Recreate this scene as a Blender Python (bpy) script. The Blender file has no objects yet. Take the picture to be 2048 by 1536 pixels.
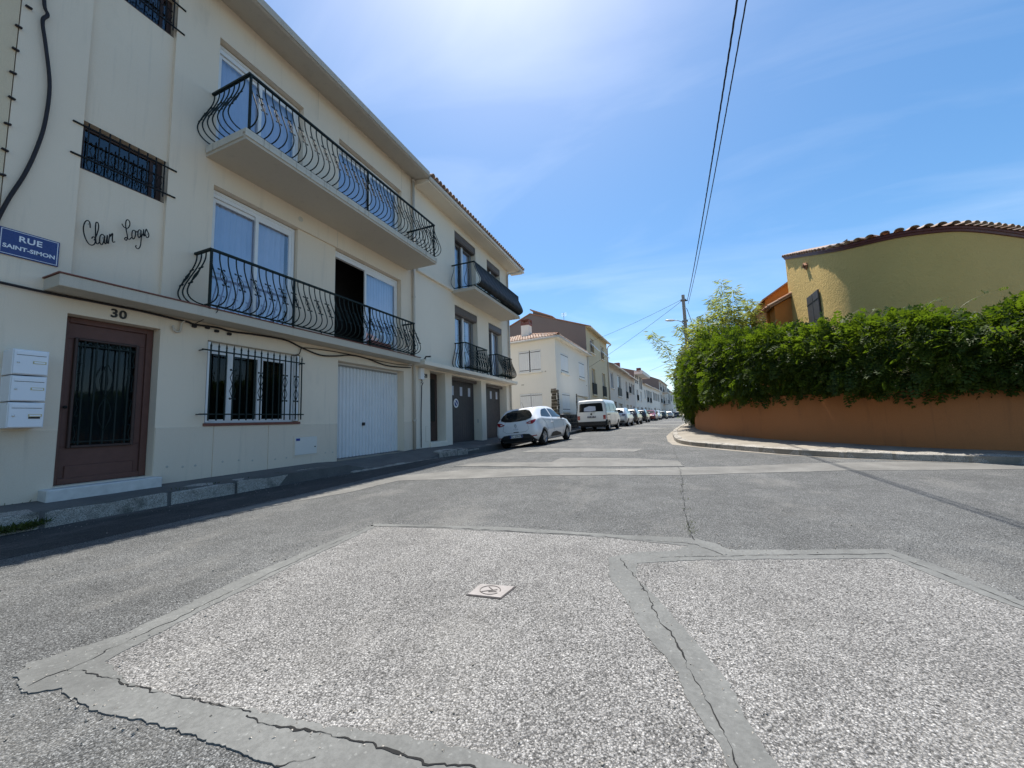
import bpy, bmesh, math, random
import numpy as np
from mathutils import Vector, Matrix, noise, geometry
from mathutils.bvhtree import BVHTree

random.seed(7)
rng = np.random.default_rng(7)
S = bpy.context.scene
C = S.collection
PI = math.pi
R = math.radians

# ------------------------------------------------------------------ camera
def camera():
    p, r, yaw = R(5.546), R(-1.809), R(21.96)
    F = Vector((-math.sin(yaw) * math.cos(p), math.cos(yaw) * math.cos(p), math.sin(p)))
    Rt = Vector((math.cos(yaw), math.sin(yaw), 0))
    U = Rt.cross(F)
    rt = Rt * math.cos(r) + U * math.sin(r)
    up = -Rt * math.sin(r) + U * math.cos(r)
    cd = bpy.data.cameras.new('camera')
    cd.sensor_width = 36.0
    cd.lens = 36.0 * 750.0 / 2048.0
    cd.clip_start = .05
    cd.clip_end = 6000
    o = bpy.data.objects.new('camera', cd)
    C.objects.link(o)
    M = Matrix((rt, up, -F)).transposed().to_4x4()
    M.translation = Vector((0, 0, 1.0))
    o.matrix_world = M
    S.camera = o
camera()

# ------------------------------------------------------------------ sky, sun, exposure
SUN = Vector((-.172, .39, 1.0)).normalized()
SUN_AZ = math.atan2(SUN.x, SUN.y)
w = bpy.data.worlds.new('World')
S.world = w
w.use_nodes = True
nt = w.node_tree
N = nt.nodes
LK = nt.links
N.clear()
out = N.new('ShaderNodeOutputWorld')
bg = N.new('ShaderNodeBackground')
bg.inputs['Strength'].default_value = .10
sky = N.new('ShaderNodeTexSky')
sky.sky_type = 'NISHITA'
sky.sun_disc = False
sky.sun_elevation = math.asin(SUN.z)
sky.sun_rotation = SUN_AZ
sky.altitude = 20
sky.air_density = 1.0
sky.dust_density = .8
sky.ozone_density = 3.0
# thin cirrus: noise on the cloud plane
tc = N.new('ShaderNodeTexCoord')
sx = N.new('ShaderNodeSeparateXYZ')
LK.new(tc.outputs['Generated'], sx.inputs[0])
def wm(op, a, b=None):
    n = N.new('ShaderNodeMath')
    n.operation = op
    for i, v in enumerate((a, b)):
        if v is None:
            continue
        if isinstance(v, (int, float)):
            n.inputs[i].default_value = v
        else:
            LK.new(v, n.inputs[i])
    return n.outputs[0]
den = wm('ADD', wm('MAXIMUM', sx.outputs['Z'], 0.0), .18)
cx = wm('DIVIDE', sx.outputs['X'], den)
cy = wm('DIVIDE', sx.outputs['Y'], den)
cb = N.new('ShaderNodeCombineXYZ')
LK.new(cx, cb.inputs[0])
LK.new(cy, cb.inputs[1])
mp = N.new('ShaderNodeMapping')
mp.inputs['Rotation'].default_value = (0, 0, R(28))
mp.inputs['Scale'].default_value = (.75, 1.7, 1)
mp.inputs['Location'].default_value = (3.2, 1.4, 0)
LK.new(cb.outputs[0], mp.inputs[0])
nz = N.new('ShaderNodeTexNoise')
nz.inputs['Scale'].default_value = 1.1
nz.inputs['Detail'].default_value = 8
nz.inputs['Roughness'].default_value = .56
nz.inputs['Distortion'].default_value = .9
LK.new(mp.outputs[0], nz.inputs['Vector'])
rp = N.new('ShaderNodeValToRGB')
rp.color_ramp.elements[0].position = .44
rp.color_ramp.elements[0].color = (0, 0, 0, 1)
rp.color_ramp.elements[1].position = .80
rp.color_ramp.elements[1].color = (1, 1, 1, 1)
LK.new(nz.outputs['Fac'], rp.inputs[0])
mx = N.new('ShaderNodeMix')
mx.data_type = 'RGBA'
LK.new(wm('MULTIPLY', rp.outputs[0], .20), mx.inputs['Factor'])
LK.new(sky.outputs[0], mx.inputs['A'])
# cloud light: a paler, brighter version of the sky behind it (so it also brightens toward the sun)
hs = N.new('ShaderNodeHueSaturation')
hs.inputs['Saturation'].default_value = .25
hs.inputs['Value'].default_value = 1.6
LK.new(sky.outputs[0], hs.inputs['Color'])
LK.new(hs.outputs[0], mx.inputs['B'])
hs2 = N.new('ShaderNodeHueSaturation')
hs2.inputs['Saturation'].default_value = 1.24
hs2.inputs['Hue'].default_value = .494
LK.new(mx.outputs['Result'], hs2.inputs['Color'])
LK.new(hs2.outputs[0], bg.inputs['Color'])
LK.new(bg.outputs[0], out.inputs['Surface'])

sd = bpy.data.lights.new('sun', 'SUN')
sd.energy = 4.2
sd.angle = R(.53)
sd.color = (1.0, .955, .88)
so = bpy.data.objects.new('sun', sd)
C.objects.link(so)
so.location = (0, 0, 40)
so.rotation_euler = SUN.to_track_quat('Z', 'Y').to_euler()

V = S.view_settings
V.view_transform = 'Standard'
V.look = 'None'
V.gamma = 1.0
V.exposure = 0.82
V.use_curve_mapping = False
S.cycles.max_bounces = 8
S.cycles.diffuse_bounces = 4
S.cycles.transparent_max_bounces = 12
S.cycles.caustics_reflective = False
S.cycles.caustics_refractive = False

# ------------------------------------------------------------------ materials
class NT:
    def __init__(s, name):
        s.m = bpy.data.materials.new(name)
        s.m.use_nodes = True
        s.t = s.m.node_tree
        s.b = s.t.nodes['Principled BSDF']
        s.out = s.t.nodes['Material Output']
        s.geo = None
    def n(s, k, **kw):
        x = s.t.nodes.new(k)
        for a, v in kw.items():
            setattr(x, a, v)
        return x
    def l(s, a, b):
        s.t.links.new(a, b)
    def pos(s, scale=(1, 1, 1), obj=False):
        if s.geo is None:
            s.geo = s.n('ShaderNodeTexCoord').outputs['Object'] if obj else s.n('ShaderNodeNewGeometry').outputs['Position']
        if scale == (1, 1, 1):
            return s.geo
        m = s.n('ShaderNodeMapping')
        m.inputs['Scale'].default_value = scale
        s.l(s.geo, m.inputs[0])
        return m.outputs[0]
    def noise(s, scale, detail=4, rough=.55, vec=None, dist=0):
        x = s.n('ShaderNodeTexNoise')
        x.inputs['Scale'].default_value = scale
        x.inputs['Detail'].default_value = detail
        x.inputs['Roughness'].default_value = rough
        x.inputs['Distortion'].default_value = dist
        s.l(vec if vec is not None else s.pos(), x.inputs['Vector'])
        return x.outputs['Fac']
    def vor(s, scale, feature='F1', vec=None):
        x = s.n('ShaderNodeTexVoronoi', feature=feature)
        x.inputs['Scale'].default_value = scale
        s.l(vec if vec is not None else s.pos(), x.inputs['Vector'])
        return x
    def ramp(s, fac, stops):
        x = s.n('ShaderNodeValToRGB')
        e = x.color_ramp.elements
        while len(e) < len(stops):
            e.new(.5)
        for i, (p, c) in enumerate(stops):
            e[i].position = p
            e[i].color = (c if isinstance(c, tuple) else (c, c, c)) + (1,)
        s.l(fac, x.inputs[0])
        return x.outputs[0]
    def mix(s, f, a, b, mode='MIX'):
        x = s.n('ShaderNodeMix', data_type='RGBA', blend_type=mode)
        for k, v in (('Factor', f), ('A', a), ('B', b)):
            i = x.inputs[k]
            if isinstance(v, (int, float)):
                i.default_value = v if k == 'Factor' else (v, v, v, 1)
            elif isinstance(v, tuple):
                i.default_value = v + (1,)
            else:
                s.l(v, i)
        return x.outputs['Result']
    def math(s, op, a, b=0.0):
        x = s.n('ShaderNodeMath', operation=op)
        for i, v in enumerate((a, b)):
            if isinstance(v, (int, float)):
                x.inputs[i].default_value = v
            else:
                s.l(v, x.inputs[i])
        return x.outputs[0]
    def bump(s, h, strength=.3, dist=.01):
        x = s.n('ShaderNodeBump')
        x.inputs['Strength'].default_value = strength
        x.inputs['Distance'].default_value = dist
        s.l(h, x.inputs['Height'])
        s.l(x.outputs[0], s.b.inputs['Normal'])
    def set(s, col=None, rough=None, metal=None, spec=None, coat=None):
        for k, v in (('Base Color', col), ('Roughness', rough), ('Metallic', metal), ('Specular IOR Level', spec), ('Coat Weight', coat)):
            if v is None:
                continue
            if isinstance(v, tuple):
                s.b.inputs[k].default_value = v + (1,)
            elif isinstance(v, (int, float)):
                s.b.inputs[k].default_value = v
            else:
                s.l(v, s.b.inputs[k])
        return s

def mul(c, k):
    return tuple(min(1, x * k) for x in c)

def plain(name, col, rough=.5, metal=0, var=.12, scale=6, spec=.4, coat=0, obj=False, bump=0, bscale=80):
    t = NT(name)
    t.pos(obj=obj)
    f = t.noise(scale, 5, .6)
    c = t.mix(f, mul(col, 1 - var), mul(col, 1 + var))
    r = t.ramp(t.noise(scale * 2.3, 4), [(.3, max(.03, rough - .08)), (.75, min(1, rough + .08))])
    t.set(c, r, metal, spec, coat)
    if bump:
        t.bump(t.noise(bscale, 3), bump, .004)
    return t.m

def plaster(name, col, grime=(.30, .27, .22), stain=.45, bump=.35, bscale=110, bd=.004, var=.07):
    t = NT(name)
    big = t.noise(.55, 5, .6)
    c = t.mix(big, mul(col, 1 - var), mul(col, 1 + var))
    streak = t.ramp(t.noise(1.0, 6, .65, t.pos((2.6, 2.6, .32))), [(.52, 0.0), (.78, 1.0)])
    blot = t.ramp(t.noise(1.6, 5, .6), [(.5, 0.0), (.75, 1.0)])
    m = t.math('MULTIPLY', t.math('MULTIPLY', streak, blot), stain)
    c = t.mix(m, c, grime)
    run = t.ramp(t.noise(1.0, 4, .6, t.pos((9, 9, .5))), [(.58, 0.0), (.80, 1.0)])
    c = t.mix(t.math('MULTIPLY', run, .50 * stain), c, grime)
    dab = t.ramp(t.noise(5.5, 5, .7), [(.60, 0.0), (.85, .35)])
    c = t.mix(t.math('MULTIPLY', dab, stain), c, mul(col, .62))
    fine = t.noise(bscale, 3, .6)
    c = t.mix(.10, c, t.ramp(fine, [(.3, .25), (.7, .95)]), 'OVERLAY')
    t.set(c, .9, 0, .25)
    t.bump(fine, bump, bd)
    return t.m

def asphalt(name, stops, scale=85, tint=(1, 1, 1), blot=(.78, 1.18)):
    t = NT(name)
    # crushed stone: cells bent by noise so that the chippings come out angular and uneven
    dn = t.n('ShaderNodeTexNoise')
    dn.inputs['Scale'].default_value = scale * .9
    dn.inputs['Detail'].default_value = 3
    t.l(t.pos(), dn.inputs['Vector'])
    sc = t.n('ShaderNodeVectorMath', operation='MULTIPLY_ADD')
    t.l(dn.outputs['Color'], sc.inputs[0])
    sc.inputs[1].default_value = (.9 / scale,) * 3
    t.l(t.pos(), sc.inputs[2])
    vec = sc.outputs[0]
    v = t.vor(scale, vec=vec)
    rnd = t.n('ShaderNodeSeparateColor')
    t.l(v.outputs['Color'], rnd.inputs[0])
    stone = t.ramp(rnd.outputs[0], stops)
    v2 = t.vor(scale * 2.1, vec=vec)
    r2 = t.n('ShaderNodeSeparateColor')
    t.l(v2.outputs['Color'], r2.inputs[0])
    fines = t.ramp(r2.outputs[1], stops)
    c = t.mix(t.ramp(t.noise(scale * .45, 3), [(.42, 0.0), (.58, 1.0)]), stone, fines)
    gap = t.ramp(v.outputs['Distance'], [(.44, 0.0), (.70, .62)])
    c = t.mix(gap, c, (.030, .030, .030))
    pit = t.ramp(t.noise(scale * .8, 4, .7), [(.30, .7), (.43, 0.0)])
    c = t.mix(pit, c, (.028, .028, .028))
    g = t.ramp(t.noise(.8, 6, .62), [(.28, blot[0]), (.72, blot[1])])
    c = t.mix(1.0, c, g, 'MULTIPLY')
    g2 = t.ramp(t.noise(4.2, 5, .65), [(.3, .86), (.7, 1.12)])
    c = t.mix(1.0, c, g2, 'MULTIPLY')
    c = t.mix(1.0, c, tint, 'MULTIPLY')
    oil = t.math('MULTIPLY', t.ramp(t.noise(2.1, 4, .6), [(.60, 0.0), (.74, 1.0)]), t.ramp(t.noise(13, 4), [(.40, .1), (.65, .55)]))
    c = t.mix(oil, c, (.07, .068, .064))
    dust = t.ramp(t.noise(1.1, 6, .7, t.pos((1, .45, 1))), [(.52, 0.0), (.80, .45)])
    c = t.mix(dust, c, (.33, .315, .285))
    t.set(c, .88, 0, .25)
    h = t.math('SUBTRACT', t.math('SUBTRACT', 1.0, v.outputs['Distance']), t.math('MULTIPLY', pit, .5))
    t.bump(h, .9, .007)
    return t.m

M = {}
M['asphalt'] = asphalt('asphalt', [(0.0, .045), (.35, .108), (.62, .175), (.86, .25), (1.0, .40)], 138, (.99, 1.0, .975))
M['rust_groove'] = plain('worn_groove', (.10, .085, .078), .85, 0, .3, 30)
M['patch'] = asphalt('pale_asphalt', [(0.0, .075), (.25, .195), (.55, .30), (.85, .41), (1.0, .58)], 128, (1.01, .98, .935))
M['shade_asphalt'] = asphalt('shade_asphalt', [(0.0, .035), (.5, .065), (.9, .10), (1.0, .17)], 150)  # house shade on the road, put into a darker asphalt colour
def strip(name, col):
    t = NT(name)
    f = t.noise(1.7, 6, .6)
    c = t.mix(t.ramp(f, [(.3, 0.0), (.7, 1.0)]), mul(col, .70), mul(col, 1.22))
    c = t.mix(t.ramp(t.noise(9, 5, .7), [(.5, 0.0), (.8, .6)]), c, mul(col, .55))
    sp = t.vor(140)
    s2 = t.n('ShaderNodeSeparateColor')
    t.l(sp.outputs['Color'], s2.inputs[0])
    c = t.mix(t.ramp(s2.outputs[0], [(.965, 0.0), (.99, .5)]), c, mul(col, 1.8))
    c = t.mix(t.ramp(t.noise(60, 3), [(.35, .35), (.6, 0.0)]), c, mul(col, .5))
    t.set(c, .8, 0, .35)
    t.bump(t.noise(160, 4), .45, .003)
    return t.m
M['strip'] = strip('bitumen_joint', (.158, .160, .152))
M['palestrip'] = strip('worn_pale_strip', (.175, .170, .156))
M['crack'] = plain('crack', (.012, .012, .012), .95)
M['plaster30'] = plaster('cream_render', (.81, .685, .53))
M['plinth30'] = plaster('beige_plinth', (.72, .605, .47), stain=.7)
M['plaster_n'] = plaster('warm_render', (.68, .55, .38))
M['plaster28'] = plaster('offwhite_render', (.83, .735, .595), stain=.25)
M['plaster_wh'] = plaster('white_render', (.86, .80, .69), stain=.12)
M['plaster_b3'] = plaster('ochre_render', (.62, .53, .36), stain=.15)
M['plaster_gr'] = plaster('grey_render', (.64, .58, .50), stain=.2)
M['plaster_far'] = plaster('pale_render', (.80, .74, .65), stain=.15)
M['brownwall'] = plaster('brown_gable_render', (.20, .165, .145), stain=.2, bump=.6, bscale=60)
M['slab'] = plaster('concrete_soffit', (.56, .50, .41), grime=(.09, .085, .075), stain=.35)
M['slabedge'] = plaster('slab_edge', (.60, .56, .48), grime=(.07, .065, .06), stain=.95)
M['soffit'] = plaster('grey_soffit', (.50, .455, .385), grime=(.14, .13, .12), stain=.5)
M['orange'] = plaster('orange_render', (.46, .18, .066), grime=(.16, .075, .04), stain=.75, bump=.5, bscale=70, bd=.006, var=.10)
M['orange2'] = plaster('orange_annex_render', (.56, .22, .06), stain=.1)
def roughcast():
    t = NT('yellow_roughcast')
    f = t.noise(.8, 5, .6)
    c = t.mix(f, (.62, .415, .145), (.72, .50, .18))
    t.set(c, .95, 0, .2)
    a = t.noise(9, 4, .65, dist=.6)
    b = t.noise(48, 4, .65)
    t.bump(t.math('ADD', t.math('MULTIPLY', a, .8), t.math('MULTIPLY', b, .35)), .9, .045)
    return t.m
M['yellow'] = roughcast()
M['iron'] = plain('green_black_iron', (.013, .022, .020), .62, 0, .3, 12, .22)
M['blackiron'] = plain('black_iron', (.010, .011, .012), .6, 0, .3, 12, .22)
M['pvc'] = plain('white_pvc', (.80, .80, .79), .35, 0, .04)
M['alu'] = plain('grey_aluminium', (.28, .285, .29), .4, .2, .08)
M['brown'] = plain('brown_paint', (.125, .055, .042), .5, 0, .25, 9)
M['darkbrown'] = plain('dark_brown_paint', (.060, .034, .028), .5, 0, .2, 9)
M['garage_white'] = plain('white_steel', (.74, .745, .745), .45, 0, .11, 2.2)
M['garage_brown'] = plain('taupe_garage_paint', (.068, .060, .060), .5, 0, .12, 3)
M['mailbox'] = plain('white_enamel', (.82, .83, .85), .35, 0, .03, 4)
M['chrome'] = plain('bare_metal', (.55, .54, .52), .3, .9, .1)
M['brass'] = plain('brass_nameplate', (.50, .42, .22), .4, .6, .12)
M['black'] = plain('black_plastic', (.016, .016, .017), .55, 0, .2)
M['rubber'] = plain('rubber', (.012, .012, .012), .9, 0, .2, 14, .15)
M['cable'] = plain('cable_sheath', (.018, .014, .016), .6, 0, .3)
M['blue_sign'] = plain('blue_enamel', (.012, .028, .16), .28, 0, .08, 5, .5, .3)
M['white_print'] = plain('white_print', (.82, .83, .85), .4, 0, .03)
M['blue_print'] = plain('blue_print', (.02, .05, .25), .4, 0, .05)
M['dark_print'] = plain('dark_print', (.03, .026, .022), .5, 0, .1)
M['pipe'] = plain('beige_pipe', (.56, .50, .42), .5, 0, .08)
M['pipe_brown'] = plain('brown_pipe', (.14, .08, .06), .5, 0, .08)
M['fascia'] = plain('white_fascia', (.70, .665, .60), .55, 0, .08, 2)
M['redwood'] = plain('red_brown_fascia', (.115, .028, .020), .55, 0, .2, 4)
M['redtile'] = plain('red_quarry_tile', (.20, .075, .055), .6, 0, .25, 7)
M['shutter'] = plain('white_shutter', (.80, .785, .75), .55, 0, .05, 4)
M['shutter_grey'] = plain('grey_shutter', (.10, .105, .115), .55, 0, .15, 4)
M['rollbox'] = plain('taupe_roller', (.115, .098, .092), .55, 0, .1, 4)
M['curtain'] = plain('sheer_curtain', (.52, .56, .64), .9, 0, .08, 5)
M['interior'] = plain('dark_interior', (.028, .026, .026), .9, 0, .3, 2)  # near-black: darkness of unlit rooms put into the colour
M['screen'] = plain('black_privacy_mesh', (.012, .014, .017), .75, 0, .25, 5)
M['pavement'] = strip('pavement_asphalt', (.135, .130, .122))
M['pavement_r'] = strip('pavement_sandy', (.30, .265, .215))
M['concrete'] = plain('pole_concrete', (.36, .33, .285), .85, 0, .18, 5, .2, bump=.4)
M['step'] = plain('white_marble_step', (.62, .60, .56), .6, 0, .28, 9, .4, bump=.2)
M['cover'] = plain('cast_cover', (.29, .265, .25), .7, 0, .35, 25, .4)
def granite():
    t = NT('granite')
    f = t.noise(2.1, 5, .6)
    c = t.mix(f, (.27, .245, .21), (.46, .43, .38))
    v = t.vor(170)
    sc = t.n('ShaderNodeSeparateColor')
    t.l(v.outputs['Color'], sc.inputs[0])
    c = t.mix(1.0, c, t.ramp(sc.outputs[0], [(0.0, .35), (.5, .95), (1.0, 1.45)]), 'MULTIPLY')
    c = t.mix(t.ramp(t.noise(5.5, 5), [(.52, 0.0), (.72, .7)]), c, (.055, .055, .045))
    t.set(c, .85, 0, .3)
    t.bump(t.noise(55, 5, .7), .7, .012)
    return t.m
M['granite'] = granite()
def stone():
    t = NT('rubble_stone')
    v = t.vor(4.2, vec=t.pos((1, 1, 2.2)))
    sc = t.n('ShaderNodeSeparateColor')
    t.l(v.outputs['Color'], sc.inputs[0])
    c = t.ramp(sc.outputs[0], [(0.0, (.05, .043, .035)), (.5, (.14, .115, .085)), (1.0, (.24, .19, .14))])
    c = t.mix(1.0, c, t.ramp(t.noise(22, 4), [(.3, .6), (.7, 1.2)]), 'MULTIPLY')
    t.set(c, .9, 0, .2)
    t.bump(t.noise(30, 5), .6, .015)
    return t.m
M['stone'] = stone()
def tilemat(name, stops):
    t = NT(name)
    oi = t.n('ShaderNodeNewGeometry').outputs['Random Per Island']
    ob = t.n('ShaderNodeObjectInfo').outputs['Random']
    r = t.math('FRACT', t.math('ADD', oi, ob))
    c = t.ramp(r, stops)
    c = t.mix(t.ramp(t.noise(14, 5, .65), [(.45, 0.0), (.75, .7)]), c, (.30, .27, .22))
    t.set(c, .85, 0, .25)
    t.bump(t.noise(60, 4), .4, .006)
    return t.m
M['tile'] = tilemat('clay_tile', [(0.0, (.34, .15, .085)), (.4, (.46, .24, .14)), (.75, (.40, .27, .18)), (1.0, (.22, .13, .09))])
M['tile_pale'] = tilemat('pale_clay_tile', [(0.0, (.52, .36, .26)), (.4, (.60, .43, .33)), (.75, (.56, .46, .38)), (1.0, (.40, .26, .19))])
def glass(name='window_glass', tint=(.92, .95, 1.0), ior=2.6, rough=.012):
    t = NT(name)
    t.t.nodes.remove(t.b)
    fr = t.n('ShaderNodeFresnel')
    fr.inputs['IOR'].default_value = ior
    tr = t.n('ShaderNodeBsdfTransparent')
    tr.inputs[0].default_value = tint + (1,)
    gl = t.n('ShaderNodeBsdfGlossy')
    gl.inputs['Roughness'].default_value = rough
    gl.inputs['Color'].default_value = (.95, .97, 1, 1)
    bm_ = t.n('ShaderNodeBump')
    bm_.inputs['Strength'].default_value = .05
    bm_.inputs['Distance'].default_value = .02
    t.l(t.noise(1.4, 2), bm_.inputs['Height'])
    t.l(bm_.outputs[0], gl.inputs['Normal'])
    mxn = t.n('ShaderNodeMixShader')
    t.l(t.math('MULTIPLY', fr.outputs[0], t.math('SUBTRACT', 1.0, t.n('ShaderNodeNewGeometry').outputs['Backfacing'])), mxn.inputs[0])
    t.l(tr.outputs[0], mxn.inputs[1])
    t.l(gl.outputs[0], mxn.inputs[2])
    t.l(mxn.outputs[0], t.out.inputs['Surface'])
    return t.m
M['glass'] = glass()
M['glass_mid'] = glass('stair_glass', (.5, .55, .6), 1.9, .03)
M['glass_dim'] = glass('dark_pane_glass', (.55, .60, .60), 1.38, .03)
def carpaint(name, col, rough=.28, metal=0):
    t = NT(name)
    t.pos(obj=True)
    c = t.mix(t.noise(3, 4), mul(col, .95), mul(col, 1.04))
    z = t.n('ShaderNodeSeparateXYZ')
    t.l(t.pos(), z.inputs[0])
    dirt = t.math('MULTIPLY', t.ramp(z.outputs['Z'], [(.25, .5), (.6, 0.0)]), t.noise(9, 5))
    c = t.mix(dirt, c, (.16, .14, .12))
    t.set(c, rough, metal, .5, .6)
    t.b.inputs['Coat Roughness'].default_value = .06
    return t.m
M['car_white'] = carpaint('white_car_paint', (.80, .81, .82))
M['van_white'] = carpaint('cream_white_paint', (.78, .77, .725), .35)
M['car_silver'] = carpaint('silver_blue_paint', (.40, .44, .48), .3, .4)
M['car_olive'] = carpaint('dark_olive_paint', (.075, .07, .055), .25, .3)
M['car_black'] = carpaint('black_paint', (.010, .011, .014), .22)
M['car_red'] = carpaint('red_paint', (.16, .014, .012), .25)
M['car_green'] = carpaint('dark_teal_paint', (.05, .075, .08), .25, .2)
M['car_grey'] = carpaint('pale_grey_paint', (.48, .49, .49), .3, .3)
def darkglass():
    t = NT('car_glass')
    t.set((.010, .012, .013), .04, 0, .38, 0)
    return t.m
M['car_glass'] = darkglass()
M['tail'] = plain('red_lens', (.28, .008, .012), .12, 0, .1, 6, .6, .5, True)
M['taildark'] = plain('dark_red_lens', (.07, .006, .010), .12, 0, .1, 6, .6, .5, True)
M['lampclear'] = plain('clear_lens', (.62, .63, .65), .1, 0, .05, 6, .6, .5, True)
M['rim'] = plain('alloy_rim', (.40, .41, .42), .35, .5, .08, 6, .5, 0, True)
M['plate'] = plain('plate_white', (.75, .76, .74), .35, 0, .03)
def leafmat(name, a, b, trans=.42, rough=.55):
    t = NT(name)
    rd = t.n('ShaderNodeNewGeometry').outputs['Random Per Island']
    c = t.mix(rd, a, b)
    c = t.mix(t.ramp(t.noise(1.3, 3), [(.35, .0), (.7, .6)]), c, mul(b, 1.15))
    t.set(c, rough, 0, .22)
    tl = t.n('ShaderNodeBsdfTranslucent')
    t.l(t.mix(1.0, c, (2.1, 2.05, .5), 'MULTIPLY'), tl.inputs['Color'])
    ms = t.n('ShaderNodeMixShader')
    ms.inputs[0].default_value = trans
    t.l(t.b.outputs[0], ms.inputs[1])
    t.l(tl.outputs[0], ms.inputs[2])
    t.l(ms.outputs[0], t.out.inputs['Surface'])
    return t.m
M['leaf'] = leafmat('vine_leaf', (.012, .034, .010), (.070, .105, .018), .46)
M['bamboo'] = leafmat('bamboo_leaf', (.13, .17, .07), (.25, .27, .13), .42)
M['conifer'] = leafmat('cypress_leaf', (.06, .08, .045), (.10, .12, .065), .25)
M['farleaf'] = leafmat('far_leaf', (.045, .09, .02), (.09, .14, .035), .3)
M['weed'] = leafmat('weed_leaf', (.03, .055, .015), (.07, .085, .022), .2)
M['bark'] = plain('bark', (.09, .065, .045), .9, 0, .3, 14, .2, bump=.6)
M['culm'] = plain('bamboo_culm', (.16, .17, .06), .5, 0, .25, 10)

# ------------------------------------------------------------------ helpers
def tag(o, label=None, cat=None, group=None, kind=None):
    for k, v in (('label', label), ('category', cat), ('group', group), ('kind', kind)):
        if v:
            o[k] = v
    return o

def root(name, loc, label, cat, rz=0, group=None):
    o = bpy.data.objects.new(name, None)
    o.empty_display_size = .1
    C.objects.link(o)
    o.location = loc
    o.rotation_euler = (0, 0, rz)
    return tag(o, label, cat, group)

def link(name, me, parent=None, loc=(0, 0, 0), rot=None, scale=None):
    o = bpy.data.objects.new(name, me)
    C.objects.link(o)
    o.parent = parent
    o.location = loc
    if rot is not None:
        o.rotation_euler = rot
    if scale is not None:
        o.scale = scale
    return o

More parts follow.
